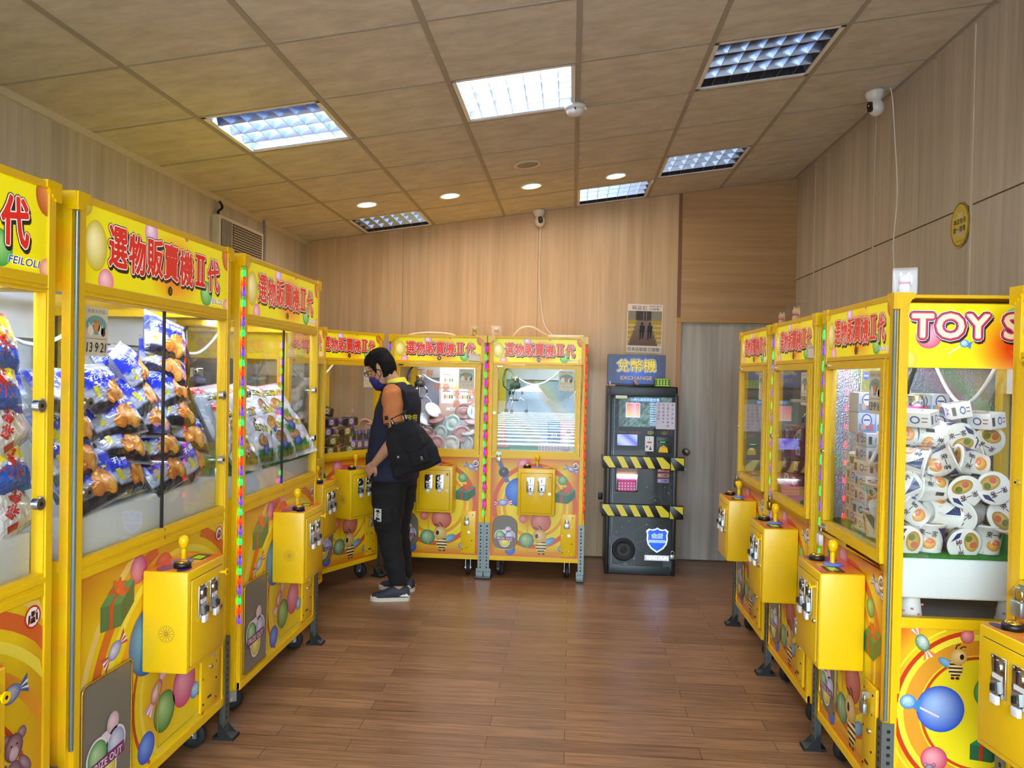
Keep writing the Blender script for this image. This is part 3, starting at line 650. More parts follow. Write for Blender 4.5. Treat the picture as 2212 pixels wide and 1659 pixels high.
def prize_art(w, h, mat='print'):
    a = Art(mat)
    a.disc(-.02 * w, .36 * h, .3 * w, '#e8d8e8', 1); a.disc(.13 * w, .60 * h, .13 * w, '#c8a8b8', 2, .1 * h, hi='#f0d8e4')
    for x, z, r, c, hi in ((-.2, .40, .2, '#3a8a4a', '#b8dca8'), (.2, .40, .19, '#8a9ac8', '#dfe4f8'), (0, .20, .19, '#c8b82a', '#f4f090')):
        a.disc(x * w, z * h, (r + .03) * w, '#efe6ee', 2); a.disc(x * w, z * h, r * w, c, 3, hi=hi)
    a.poly([(-.38 * w, .24 * h), (.38 * w, .26 * h), (.38 * w, .37 * h), (-.38 * w, .35 * h)], '#7a2a6a', 5)
    a.text('PRIZE OUT', 0, .305 * h, .66 * w, .065 * h, [('#4a1040', .06), ('#f6e8f4', .02)], 6, space=1.05)
    return a
def boxtop_art(w, d):
    """control deck print, laid on the box top: x to the right, z runs from the front edge back"""
    a = Art('print', warp=lambda x, z, l: (x, -d + z, l))
    a.grid(-w / 2, w / 2, 0, d, 10, 6, lambda u, v: mix('#e8501c', '#f0a02a', .5 + .5 * math.sin(u * 5 + v * 3)))
    a.disc(-.09, .10, .05, '#8a3a7a', 1, .03, clip=(-w / 2, w / 2, 0, d)); a.disc(.03, .05, .05, '#f0c03a', 1, .03, clip=(-w / 2, w / 2, 0, d)); a.disc(-.1, .03, .04, '#4a2a6a', 1, .02, clip=(-w / 2, w / 2, 0, d)); a.disc(0, .10, .035, '#6a80e0', 2, .03)
    a.poly([(.03, .03), (.12, .03), (.125, .095), (.035, .095)], '#26302a', 3); a.poly([(.045, .045), (.095, .045), (.1, .08), (.05, .08)], '#b4e81a', 4)
    return a
def calendar_art(txt):
    """shop notice of cats on a small card with a hand-written date"""
    a = Art('card'); w, h = .12, .155
    a.rect(-w / 2, w / 2, 0, h, '#d9d3bc', 0); a.disc(0, .098, .052, '#6aa8a4', 1, .03); a.text('營業天然晶', 0, .141, .09, .012, [('#9a8a6a', .0)], 2)
    for x, z, r, c in ((-.028, .082, .016, '#f0e8da'), (0, .094, .018, '#c8935a'), (.022, .08, .014, '#f4efe6'), (.034, .076, .012, '#4a4038')):
        a.disc(x, z, r, c, 3, r * 1.1, n=14); a.poly([(x - r * .8, z + r * .6), (x - r * .2, z + r * .9), (x - r * .7, z + r * 1.5)][::-1], c, 3); a.poly([(x + r * .2, z + r * .9), (x + r * .8, z + r * .6), (x + r * .7, z + r * 1.5)], c, 3)
    a.line([(-w / 2 + .008, .055), (w / 2 - .008, .055)], .0012, '#3a3a3a', 3); a.text('年   月   日', .01, .03, .075, .011, [('#8a8478', 0)], 3)
    if txt: a.text(txt, 0, .028, .10, .03, [('#151515', .012)], 5, shear=.15)
    return a

def rope(mb, x, y, z0, z1, cols):
    if cols is None: return mb.cyl((x, y, z0), (x, y, z1), .0068, 'rope_off', 10)
    per = .068 if len(cols) == 2 else .045; z = z1; k = 0
    while z - per > z0:
        c = cols[k % len(cols)]; k += 1
        mb.lathe([(.003, z - per * .3), (.005, z - per * .4), (.0062, z - per * .6), (.0082, z - per * .8), (.006, z - per * .93), (.003, z - per)], 'led_' + c, 8, (x, y, 0)); mb.cyl((x, y, z - per), (x, y, z), .0045, 'rope_' + c, 6)
        z -= per * 1.0
def holo(name, hue, e=0.0):
    m, t, b = new_mat(name)
    tc = t.nodes.new('ShaderNodeTexCoord'); n = t.nodes.new('ShaderNodeTexNoise'); n.inputs['Scale'].default_value = 150; n.inputs['Detail'].default_value = 2
    bp = t.nodes.new('ShaderNodeBump'); bp.inputs['Strength'].default_value = .6; bp.inputs['Distance'].default_value = .01
    lw = t.nodes.new('ShaderNodeTexWave'); lw.inputs['Scale'].default_value = .8; lw.inputs['Distortion'].default_value = 2.0; lw.bands_direction = 'DIAGONAL'
    cr = t.nodes.new('ShaderNodeValToRGB'); els = cr.color_ramp.elements
    els[0].position = 0; els[0].color = (*C(hue[0]), 1); els[1].position = 1; els[1].color = (*C(hue[-1]), 1)
    for i, h in enumerate(hue[1:-1]): e_ = els.new((i + 1) / (len(hue) - 1)); e_.color = (*C(h), 1)
    t.links.new(tc.outputs['Object'], n.inputs['Vector']); t.links.new(tc.outputs['Object'], lw.inputs['Vector']); t.links.new(n.outputs['Fac'], bp.inputs['Height']); t.links.new(bp.outputs[0], b.inputs['Normal'])
    t.links.new(lw.outputs['Fac'], cr.inputs[0]); t.links.new(cr.outputs[0], b.inputs['Base Color'])
    b.inputs['Metallic'].default_value = .75; b.inputs['Roughness'].default_value = .28
holo('holo_film', ['#aab4c8', '#c8b0d8', '#b0d8c0', '#c8c8d8', '#a8b0c4']); holo('silver_film', ['#a8a8a4', '#bcbcb8', '#a0a09c', '#b4b4b0'])
holo('gold_film', ['#a0b0bc', '#b8b89a', '#bca88a', '#b0bcc4', '#98a8b4'])
pmat('back_white', '#dfe3ea', .5); pmat('back_beige', '#b8a68c', .6); pmat('pink', '#e04a98', .35); pmat('navy', '#22305a', .4); pmat('lilac', '#6a7ad8', .35)

def machine(K, label, M, number, back='back_white', ropes=(None, None), legs=(1, 1), box_dx=.02, lit='box_lit', claw=None, date='13 9 21', depth=None, side_sign=False, deck=None, big=False, side_g0=None, cord=False, tuck=False, bear=False, pane='glass', film=None):
    W_, H, p = K['W'], K['H'], K['post']; D = depth or K['D']; h2 = W_ / 2; key = 'B' if big else 'S'; kk = '%s_%.2f_%.2f_%d' % (key, W_, D, side_sign)
    root = thing('claw_machine', label, 'claw machine', M, 'yellow claw machines')
    deck = deck or K['g0'] - .035
    def frame(mb):
        n = NOTCH
        for sg in (-1, 1):
            poly = [(-h2, n), (-h2 + n, n), (-h2 + n, 0), (-h2 + p, 0), (-h2 + p, p), (-h2, p)]
            if sg > 0: poly = [(-x, y) for x, y in poly][::-1]
            mb.prism(poly, ZB, H - .012, 'yellow')
            a, b = sorted((sg * h2, sg * (h2 - p))); mb.box(a, b, D - p, D, ZB, H - .012, 'yellow')
            for z0, z1 in ((ZB, ZB + .04), (H - .035, H), (K['s0'] - .035, K['s0'] - .005)):
                if side_sign and sg > 0 and z0 > 1: continue
                mb.box(min(sg * h2, sg * (h2 - .03)), max(sg * h2, sg * (h2 - .03)), p, D - p, z0, z1, 'yellow')
            z = (side_g0 or .80) if (side_sign and sg > 0) else K['g0']; mb.box(min(sg * h2, sg * (h2 - .03)), max(sg * h2, sg * (h2 - .03)), p, D - p, z - .035, z, 'yellow')
        i = h2 - p
        mb.box(-h2 + n, h2 - n, 0, p, K['s1'], H, 'yellow'); mb.box(-i, i, .002, p, K['d1'], K['s0'], 'yellow'); mb.box(-i, i, .002, p, K['p1'], K['d0'], 'yellow'); mb.box(-h2 + n, h2 - n, -.002, p, ZB, K['p0'], 'yellow')
        mb.box(-i, i, D - p, D, H - .03, H, 'yellow'); mb.box(-i, i, D - .03, D, ZB, ZB + .04, 'yellow'); mb.box(-h2, h2, 0.002, D, H - .014, H - .002, 'yellow')
    part('frame', 'frame' + kk, frame, root, bevel=.0022)
    def cap(mb):
        st = [(0, 0), (.04, 0), (.043, .006), (.05, .008), (.052, .017), (.06, .02), (.064, .03), (.064, .058), (0, .058)]
        mb.prism([(-x, z) for x, z in st][::-1], -.0045, .02, 'yellow_gloss', 'y'); mb.prism([(x + .0, z) for x, z in st], -.0045, .02, 'yellow_gloss', 'x', M=T(0, 0, 0))
    def cap_l(mb):   # stepped plastic corner, one wing on each face
        for ax in 'yx':
            q = [(0, 0), (.022, 0), (.026, .008), (.034, .011), (.037, .019), (.047, .022), (.052, .032), (.06, .036), (.06, .056), (0, .056)]
            if ax == 'y': mb.prism(q, -.005, .018, 'yellow_gloss', 'y')
            else: mb.prism(q, -.005, .018, 'yellow_gloss', 'x')
    for sg in (-1, 1):
        part('corner_cap', 'cap', cap_l, root, T(sg * h2, 0, H - .052) @ SC(-sg, 1, 1))
    for sg in (-1, 1):
        if side_sign and sg > 0: continue
        a_, b_ = min(sg * (h2 - .004), sg * (h2 - .012)), max(sg * (h2 - .004), sg * (h2 - .012))
        part('side_panel', 'cabs%s%d' % (kk, sg), lambda mb: mb.box(a_, b_, p, D - p, ZB + .04, K['g0'] - .035, 'yellow'), root)
        part('upper_side_panel', 'cabu%s%d' % (kk, sg), lambda mb: mb.box(a_, b_, p, D - p, K['s0'] - .01, H - .03, 'yellow'), root)
    part('rear_panel', 'cabr' + kk, lambda mb: mb.box(-h2 + p, h2 - p, D - .012, D - .004, ZB + .04, K['g0'] - .035, 'yellow'), root)
    part('base_panel', 'cabb' + kk, lambda mb: mb.box(-h2 + .01, h2 - .01, .03, D - .01, ZB, ZB + .01, 'yellow'), root)
    part('play_floor', 'deck%s%.2f' % (kk, deck), lambda mb: mb.box(-h2 + .012, h2 - .012, .03, D - .012, deck - .012, deck, 'grey' if side_sign else 'white'), root)
    # front sign
    sw, sh = W_ - 2 * p, K['s1'] - K['s0']
    if 'sign' + key + '%.2f' % W_ not in CACHE: CACHE['sign' + key + '%.2f' % W_] = sign_art(sw, sh, big).mesh('header_sign')
    sg_ = link('header_sign', CACHE['sign' + key + '%.2f' % W_], root, T(0, .006, K['s0']))
    def badge(mb):
        a = Art('print'); a.disc(0, 0, .0155, '#141414', 1, .0175)
        if number: a.text(number, 0, 0, None, .017, [('#f2f2e8' if number in ('9', '10') else '#c8a040', .02)], 3)
        mb.v, mb.f, mb.m, mb.c, mb.s, mb.mats = a.v, a.f, a.m, a.c, a.s, a.mats
    part('number_badge', 'badge' + str(number), badge, sg_, T(.012, -.0045, .02 * sh / .18))
    # panes and doors
    i = h2 - p
    if big:
        for sg, nm in ((-1, 'a'), (1, 'b')):
            sp = part('sliding_pane', 'pane' + kk + nm, lambda mb: (mb.box(min(0, sg * i), max(0, sg * i), .014 + (.007 if sg > 0 else 0), .019 + (.007 if sg > 0 else 0), K['g0'], K['g1'], 'glass'),), root)
            if sg < 0: part('seal', 'seal' + kk, lambda mb: mb.box(-.004, .003, .011, .021, K['g0'] - .02, K['g1'], 'black'), sp)
        def lip(mb):
            for z0, z1 in ((K['d0'], K['g0']), (K['g1'], K['d1'])): mb.box(-i, i, .004, .03, z0, z1, 'yellow'); mb.box(-i, i, .0, .004, z0 + .012, z1 - .012, 'yellow')
            mb.box(-i, -i + .006, .004, .03, K['g0'], K['g1'], 'yellow'); mb.box(i - .006, i, .004, .03, K['g0'], K['g1'], 'yellow'); mb.box(-.003, .003, .002, .012, K['d0'] - .006, K['g0'], 'black')
        part('sliding_track', 'track' + kk, lip, root, bevel=.0012)
        for x in (-i + .026, i - .026):
            for z in (K['g0'] + .20, K['g1'] - .32):
                part('pane_lock', 'plock', lambda mb: (mb.cyl((0, -.004, 0), (0, .016, 0), .017, 'chrome', 20), mb.cyl((0, -.0055, 0), (0, -.004, 0), .006, 'dark', 10), mb.rbox(.008, .03, .004, .012, -.02, .02, 'steel', .003)), root, T(x, 0, z) @ SC(1 if x > 0 else -1, 1, 1))
    else:
        dw = i - .003
        dr_ = part('door', 'door' + kk, lambda mb: ([mb.prism([(a * dw, z0), (a * dw, z1), (a * (dw - .038), z1 - .034), (a * (dw - .038), z0 + .04)][::-a], -.012, .02, 'yellow', 'y') for a in (-1, 1) for z0, z1 in ((K['d0'] + .003, K['d1'] - .003),)], mb.prism([(-dw, K['d0'] + .003), (dw, K['d0'] + .003), (dw - .038, K['g0']), (-dw + .038, K['g0'])], -.012, .02, 'yellow', 'y'), mb.prism([(-dw, K['d1'] - .003), (-dw + .038, K['g1']), (dw - .038, K['g1']), (dw, K['d1'] - .003)], -.012, .02, 'yellow', 'y')), root, bevel=.0015)
        part('glass_pane', 'dpane' + kk + pane, lambda mb: mb.box(-dw + .036, dw - .036, .002, .007, K['g0'] - .004, K['g1'] + .004, pane), dr_)
        part('lock', 'dlock', lambda mb: (mb.cyl((0, -.017, 0), (0, -.011, 0), .0105, 'chrome', 18), mb.cyl((0, -.0178, 0), (0, -.017, 0), .004, 'dark', 10), mb.cyl((.012, .018, 0), (.04, .018, 0), .005, 'steel', 10)), dr_, T(-dw + .014, 0, 1.30))
        part('hinge', 'dhinge' + key, lambda mb: (mb.box(0, .01, -.0135, -.011, K['d0'] + .01, K['d1'] - .01, 'yellow_gloss'), [mb.cyl((.005, -.016, K['d0'] + .02 + q * .04), (.005, -.0135, K['d0'] + .02 + q * .04), .0026, 'steel', 8) for q in range(17)]), dr_, T(dw - .012, 0, 0))
        part('latch', 'dlatch', lambda mb: (mb.box(-.018, .018, -.02, -.011, -.004, .004, 'chrome'), mb.box(-.026, -.018, -.016, -.011, -.006, .006, 'steel')), dr_, T(-dw + .055, 0, K['d1'] - .018))
        part('hasp', 'dhasp', lambda mb: (mb.box(-.02, .02, -.03, -.011, .0, .004, 'steel'), mb.box(-.02, .02, -.014, -.011, -.012, .012, 'steel')), dr_, T(-dw + .055, 0, K['d0'] + .016))
    sgl = {-1: (K['g0'], K['s0'] - .035), 1: (K['g0'], K['s0'] - .035)}
    if side_sign: sgl[1] = (side_g0, 1.651)
    for s_ in (-1, 1):
        z0, z1 = sgl[s_]; part('side_pane', 'spane%s%d%s' % (kk, s_, film if s_ < 0 else ''), lambda mb: mb.box(min(s_ * (h2 - .006), s_ * (h2 - .011)), max(s_ * (h2 - .006), s_ * (h2 - .011)), p, D - p, z0, z1, film if (film and s_ < 0) else 'glass'), root)
    part('back_panel', 'back' + kk + back, lambda mb: mb.box(-h2 + .02, h2 - .02, D - .02, D - .012, K['g0'] - .03, H - .03, back), root)
    for s_ in (-1, 1): part('back_post', 'bpost' + kk, lambda mb: mb.box(-.03, .03, D - .075, D - .046, deck, K['s0'], 'yellow'), root, T(s_ * (h2 - .06), 0, 0), bevel=.002)
    # fascia behind the sign: hides the works, carries the light tube
    part('fascia', 'fascia' + kk, lambda mb: (mb.box(-i, i, .012, .016, K['s0'] - .02, H - .02, 'white'), mb.box(-h2 + .03, h2 - .03, .016, D - .05, K['s0'] + .11, K['s0'] + .115, 'white'), mb.box(-h2 + .012, h2 - .012, D - .06, D - .05, K['s0'] - .14, K['s0'] + .12, 'white')), root)
    if lit: part('light_tube', 'ltube' + kk + lit, lambda mb: mb.cyl((-i + .05, .05, K['s0'] + .04), (i - .05, .05, K['s0'] + .04), .013, lit, 12), root)
    # printed front
    pw, ph = W_ - 2 * p, K['p1'] - K['p0']; pk = 'panel' + key + '%.2f%d' % (W_, bear)
    if pk not in CACHE: CACHE[pk] = (panel_big(pw, ph, bear) if big else panel_small(pw, ph)).mesh('graphic_panel')
    gp = link('graphic_panel', CACHE[pk], root, T(0, .006, K['p0']))
    part('panel_backing', 'pback' + kk, lambda mb: mb.box(-i, i, .008, .02, K['p0'], K['p1'], 'yellow'), root)
    if big:
        x0, x1, z0, z1 = -i, -i + .272, .19, .61
        pf = part('prize_flap', 'pflapB', lambda mb: (mb.prism(rrect(x0 + .004, x1, z0, z1, .022), -.001, .0045, 'flap_grey', 'y')), root)
        part('flap_edge', 'pedgeB', lambda mb: mb.tube([(x, -.003, z) for x, z in rrect(x0 + .004, x1, z0, z1, .022)], .0035, 'gold_trim', 6, closed=True), pf)
        sz, sx, szz = (.25, .36), (x0 + x1) / 2 - .005, z0 + .03
    else:
        cx, zc = -h2 + .046 + .117, .362; k = 1.0
        oval = lambda q=0: rrect(cx - .096 - q, cx + .096 + q, zc - .136 - q, zc + .136 + q, .08, 10)
        pf = part('prize_flap', 'pflap%.2f' % W_, lambda mb: mb.prism(oval(), -.003, .003, 'flap_grey', 'y'), root)
        part('flap_edge', 'pedge%.2f' % W_, lambda mb: mb.tube([(x, -.004, z) for x, z in oval()], .0035, 'gold_trim', 6, closed=True), pf)
        sz, sx, szz = (.19, .24), cx, zc - .12
    if 'prize' + key not in CACHE: CACHE['prize' + key] = prize_art(*sz).mesh('prize_sticker')
    link('prize_sticker', CACHE['prize' + key], pf, T(sx, -.0045, szz))
    cx0, cx1, cz0, cz1 = (i - .206, i - .05, .20, .47) if big else (h2 - .046 - .134, h2 - .046 - .018, .19, .522)
    cd = None if bear else part('coin_door', 'cdoor' + kk, lambda mb: (mb.rbox(cx0, cx1, -.008, .004, cz0, cz1, 'yellow', .002), [mb.cyl((x, -.0105, z), (x, -.008, z), .0045, 'brass' if q % 3 else 'dark', 8) for q, (x, z) in enumerate([(cx0 + .015, cz0 + .03), (cx1 - .03, cz0 + .02), (cx0 + .012, cz1 - .03), (cx1 - .025, cz1 - .03), (cx0 + .012, (cz0 + cz1) / 2), (cx1 - .028, cz1 - .1), (cx1 - .028, cz0 + .1)])]), root)
    if cd: part('lock', 'cdlock', lambda mb: (mb.cyl((0, -.014, 0), (0, -.008, 0), .0105, 'chrome', 16), mb.cyl((0, -.0148, 0), (0, -.014, 0), .003, 'dark', 8)), cd, T((cx0 + cx1) / 2 + .006, 0, cz0 + .165))
    if cd: part('handle_slot', 'cdslot', lambda mb: (mb.prism(rrect(-.018, .018, -.005, .005, .005), -.0105, -.008, 'brass', 'y'), mb.prism(rrect(-.012, .012, -.003, .001, .002), -.0108, -.0104, 'dark', 'y')), cd, T((cx0 + cx1) / 2 - .01, 0, cz0 + .045))
    if cd: part('staple', 'cdstap', lambda mb: (mb.box(-.004, .004, -.03, -.008, -.012, .012, 'steel'),), cd, T((cx0 + cx1) / 2 - .012, 0, cz1 - .045))
    # control box
    bw_, bd, bz0, bz1 = .285, .16, .53, .888
    cb = part('control_box', 'cbox', lambda mb: mb.rbox(-bw_ / 2, bw_ / 2, -bd, .004, bz0, bz1, 'yellow', .006), root, T(box_dx, 0, 0))
    part('box_door', 'cboxdoor', lambda mb: mb.rbox(-bw_ / 2 + .024, bw_ / 2 - .024, -bd - .004, -bd + .002, bz0 + .02, bz1 - .035, 'yellow', .0015), cb)
    part('door_gap', 'cboxgap', lambda mb: mb.box(-bw_ / 2 + .0215, bw_ / 2 - .0215, -bd - .0006, -bd + .002, bz0 + .0175, bz1 - .0325, 'trim_dark'), cb)
    if 'boxtop' not in CACHE: CACHE['boxtop'] = boxtop_art(bw_ - .004, bd - .004).mesh('control_deck')
    link('control_deck', CACHE['boxtop'], cb, T(0, 0, bz1 + .0012))
    part('joystick', 'joy', lambda mb: (mb.lathe([(.034, 0), (.034, .004), (.026, .007), (0, .007)], 'lilac', 24), mb.cyl((0, 0, .005), (0, 0, .05), .009, 'yellow_gloss', 14), mb.lathe([(.009, .048), (.0125, .055), (.0175, .068), (.0185, .078), (.015, .09), (.008, .096), (0, .097)], 'yellow_gloss', 20)), cb, T(.0, -.07, bz1 + .002))
    part('push_button', 'pbtn', lambda mb: (mb.lathe([(.03, 0), (.03, .012), (.027, .018), (.022, .018)], 'black', 24), mb.lathe([(.022, .014), (.021, .022), (.012, .026), (0, .026)], 'gold_trim', 24)), cb, T(-.075, -.105, bz1 + .002))
    def coin(mb):
        f = -bd - .004
        mb.rbox(-.031, .031, f - .006, f, -.058, .058, 'chrome', .002)
        mb.cyl((0, f - .012, .03), (0, f - .006, .03), .018, 'chrome', 22); mb.box(-.003, .003, f - .0145, f - .012, .014, .046, 'dark'); mb.box(-.02, .02, f - .0075, f - .006, -.008, .006, 'white_plastic')
        mb.prism([(-.016, -.018), (.012, -.012), (.016, -.045), (-.01, -.048)][::-1], f - .016, f - .006, 'steel', 'y'); mb.box(-.004, .004, f - .026, f - .006, -.04, -.02, 'dark')
        for sx_ in (-1, 1):
            for sz_ in (-1, 1): mb.cyl((sx_ * .025, f - .008, sz_ * .051), (sx_ * .025, f - .006, sz_ * .051), .003, 'steel', 6)
    def coinlock(mb):
        f = -bd - .012; mb.tube([(-.009, f - .004, -.052), (-.009, f - .006, -.036), (0, f - .008, -.029), (.009, f - .006, -.036), (.009, f - .004, -.052)], .0028, 'chrome', 6); mb.rbox(-.015, .015, f - .012, f + .002, -.078, -.052, 'white_plastic', .003)
    for x in (-.045, .041):
        cs = part('coin_slot', 'coin', coin, cb, T(x, 0, .765))
        part('slot_lock', 'coinlock', coinlock, cs)
    part('hasp', 'cbhasp', lambda mb: (mb.prism([(.0135 * math.cos(R(q * 18)), .0135 * math.sin(R(q * 18))) for q in range(20)], -bd - .03, -bd - .026, 'yellow_gloss', 'y'), mb.cyl((0, -bd - .0305, 0), (0, -bd - .0255, 0), .005, 'dark', 10), mb.box(-.008, .008, -bd - .03, -bd - .003, -.003, .003, 'yellow_gloss')), cb, T(bw_ / 2 - .038, 0, .83) @ SC(1, 1, 1))
    part('lock', 'cblock', lambda mb: (mb.cyl((0, -bd - .011, 0), (0, -bd - .004, 0), .0105, 'chrome', 16), mb.cyl((0, -bd - .0118, 0), (0, -bd - .011, 0), .003, 'dark', 8)), cb, T(bw_ / 2 - .042, 0, .70))
    def spk(mb):
        pts = [(0, 0)] + [(r * math.cos(R(a)), r * math.sin(R(a))) for a in range(0, 360, 30) for r in (.006, .0115, .017, .0225, .028)] + [(.028 * math.cos(R(a)), .028 * math.sin(R(a))) for a in range(15, 375, 30)]
        for y, z in pts: mb.cyl((-bw_ / 2 - .0006, -.085 + y, .67 + z), (-bw_ / 2 + .001, -.085 + y, .67 + z), .0016, 'trim_dark', 6)
    part('speaker_holes', 'spk', spk, cb)
    # casters, legs, ropes
    for x in (-h2 + .12, h2 - .13):
        cs = part('caster', 'cast', lambda mb: (mb.box(-.03, .03, -.035, .035, .132, .142, 'steel'), mb.box(-.021, -.017, -.02, .022, .045, .135, 'steel'), mb.box(.017, .021, -.02, .022, .045, .135, 'steel'), mb.cyl((-.026, 0, .055), (.026, 0, .055), .007, 'chrome', 10)), root, T(x, .085, 0) @ RZ(35 if x < 0 else 8))
        part('wheel', 'castw', lambda mb: (mb.lathe([(.0, -.0135), (.022, -.0135), (.024, -.015), (.05, -.015), (.054, -.009), (.054, .009), (.05, .015), (.024, .015), (.022, .0135), (0, .0135)], 'rubber', 24, (0, 0, .055), 'x'),), cs)
    def leg(mb):
        t_ = .003
        mb.box(0, .042, -.0115, -.0085, .012, .435, 'galv'); mb.box(-t_, 0, -.0115, .03, .012, .435, 'galv')
        for q in range(14):
            z = .05 + q * .027; mb.prism(rrect(.015, .027, z, z + (.015 if q % 2 else .009), .004), -.0119, -.0112, 'dark', 'y'); mb.prism(rrect(.005, .017, z, z + .012, .004), -.0034, -.0026, 'dark', 'x')
        mb.box(-.003, .054, -.012, -.0085, .012, .075, 'galv'); mb.box(-.003, .054, -.055, -.0085, .012, .015, 'galv')
        for q in range(3): mb.cyl((.005 + .018 * q, -.0135, .05), (.005 + .018 * q, -.012, .05), .004, 'dark', 8)
    def foot(mb):
        mb.box(-.004, .058, -.06, .035, 0, .012, 'rubber'); mb.prism([(-.045, .012), (.012, .012), (.012, .075)], -.004, -.0008, 'rubber', 'x'); mb.prism([(-.045, .012), (.012, .012), (.012, .075)], .0545, .058, 'rubber', 'x')
    for s_, on in zip((-1, 1), legs):
        if not on: continue
        lg = part('support_leg', 'leg', leg, root, T(s_ * (h2 - .001), 0, 0) @ SC(-s_, 1, 1))
        part('rubber_foot', 'legfoot', foot, lg)
    for s_, cols in zip((-1, 1), ropes):
        if cols == '-': continue
        part('led_rope' if cols else 'edge_tube', 'rope%s%s' % (key, cols), lambda mb: rope(mb, 0, 0, .44, H - .055, cols), root, T(s_ * (h2 - .0065 + (.017 if tuck else 0)), .0025 + (.035 if tuck else 0), 0))
    # crane
    zr = K['s0'] + .02 if not big else K['s0'] + .02
    part('gantry', 'gantry' + kk, lambda mb: (mb.cyl((-h2 + .04, D * .45 - .04, zr), (h2 - .04, D * .45 - .04, zr), .009, 'chrome', 10), mb.cyl((-h2 + .04, D * .45 + .04, zr), (h2 - .04, D * .45 + .04, zr), .009, 'chrome', 10)), root)
    if claw:
        cx, cy, zc, style = claw
        col = {'p': 'pink', 'n': 'navy', 'k': 'black', 'b': 'black'}[style]
        ca = part('crane_carriage', 'carr' + style, lambda mb: (mb.rbox(-.085, .085, -.07, .07, -.035, .045, 'yellow_gloss' if style != 'k' else 'trim_pale', .008), mb.rbox(-.06, .06, -.072, -.05, -.03, .02, 'white', .004)), root, T(cx, cy, zr - .03))
        part('hose', 'hose', lambda mb: mb.tube([(-.05, .02, -.02), (-.085, .02, -.06), (-.1, .01, -.12), (-.095, 0, -.18), (-.06, 0, -.215), (-.02, 0, -.2)], .009, 'black', 8), ca)
        cl_ = part('claw', 'claw' + style, lambda mb: (mb.lathe([(0, .085), (.03, .085), (.032, .08), (.032, .025), (0, .025)], 'chrome', 22), mb.lathe([(.04, .03), (.042, .026), (.042, -.012), (.036, -.016), (.0, -.016)], col, 22), mb.lathe([(.0426, .018), (.0432, .016), (.0432, -.002), (.0426, -.004)], 'black', 22), mb.cyl((0, 0, -.016), (0, 0, -.1), .011, 'chrome', 14), mb.rbox(-.03, .03, -.03, .03, -.115, -.1, col, .004)), root, T(cx, cy, zc))
        for a in (20, 140, 260):
            part('claw_arm', 'clawarm' + style, lambda mb: (mb.tube([(.035, 0, .0), (.06, 0, -.03), (.066, 0, -.07), (.045, 0, -.095), (.03, 0, -.105)], .0045, 'chrome', 8), mb.box(.055, .068, -.007, .007, -.065, -.035, col), mb.tube([(.05, 0, -.09), (.085, 0, -.115), (.105, 0, -.15), (.1, 0, -.19)], .0042, 'chrome', 8), mb.rbox(.088, .112, -.011, .011, -.215, -.185, 'black', .004)), cl_, RZ(a))
    if cord: part('hanging_cord', 'hcord%.2f' % W_, lambda mb: mb.tube([(0.03, .3, K['s0']), (.02, .3, 1.5), (0, .28, 1.3), (-.03, .27, 1.15)], .005, 'black', 6), root)
    part('cable_loop', 'cloop' + kk, lambda mb: mb.tube([(-h2 * .75 + h2 * 1.3 * q / 14, D * .55, K['s0'] - .02 - .16 * math.sin(PI * q / 14)) for q in range(15)], .008, 'white_plastic', 8), root)
    if date is not None:
        ck = 'cal' + date
        if ck not in CACHE: CACHE[ck] = calendar_art(date).mesh('date_card')
        if big: link('date_card', CACHE[ck], root, T(-i + .075, .0125, K['g1'] - .175))
        else: link('date_card', CACHE[ck], root, T(i - .113, .0012, K['g1'] - .165))
    if side_sign:
        dpt = D - .056
        st = part('side_sign', None, lambda mb: mb.box(h2 - .012, h2 - .004, p, D - p, 1.651, H - .03, 'yellow'), root)
        link('side_lettering', toy_art(dpt, H - .034 - 1.651).mesh('side_lettering'), st, T(h2 - .002, .028 + dpt / 2, 1.651) @ RZ(90))
        sp = part('side_panel', None, lambda mb: mb.box(h2 - .012, h2 - .004, p, D - p, ZB + .04, side_g0 - .035, 'yellow'), root)
        link('side_graphic', side_art(dpt, side_g0 - .037 - ZB - .04).mesh('side_graphic'), sp, T(h2 - .002, .028 + dpt / 2, ZB + .04) @ RZ(90))
    return root

def face_left(y, x=-1.48): return T(x, y, 0) @ RZ(90)
def face_right(y, x=1.09): return T(x, y, 0) @ RZ(-90)
KL = dict(KB); KR = dict(KS, W=.745); 
ML1 = face_left(1.585); ML2 = face_left(2.72); ML3 = face_left(3.895); MLH = face_left(4.835, -1.70)
_u = Vector((math.cos(R(63)), math.sin(R(63)))); M4 = T(-1.478 - .39 * _u.x, 5.945 - .39 * _u.y, 0) @ RZ(63)
MB1 = T(-1.056, 6.0, 0); MB2 = T(-.271, 6.0, 0)
MR1 = face_right(4.745); MR2 = face_right(3.915); MR3 = face_right(3.075)
MR4 = T(1.365 + .14 * .39, 2.545 - .99 * .39, 0) @ RZ(-90 + 8)
L1 = machine(KB, 'large yellow claw machine cut by the photo edge, with squid chip bags behind its glass', ML1, '4', ropes=('-', ['g', 'r', 'b']), tuck=True, legs=(0, 1), big=True, claw=(.43, .35, 1.66, 'k'), box_dx=-.012, bear=True, date=None)
L2 = machine(KB, 'large yellow claw machine full of blue and silver chip bags', ML2, '5', ropes=(None, '-'), legs=(0, 1), big=True, box_dx=0, date='13 9 21')
L3 = machine(KB, 'large yellow claw machine full of white chip bags with red top bands', ML3, '3', ropes=(['g', 'r', 'b'], '-'), legs=(0, 1), big=True, claw=(-.12, .42, 1.52, 'n'), box_dx=0, date=None)
LH = machine(KS, 'claw machine hidden behind the white chip bags machine, only its control box showing', MLH, '7', ropes=('-', '-'), legs=(0, 0), date=None, depth=.66, lit=None)
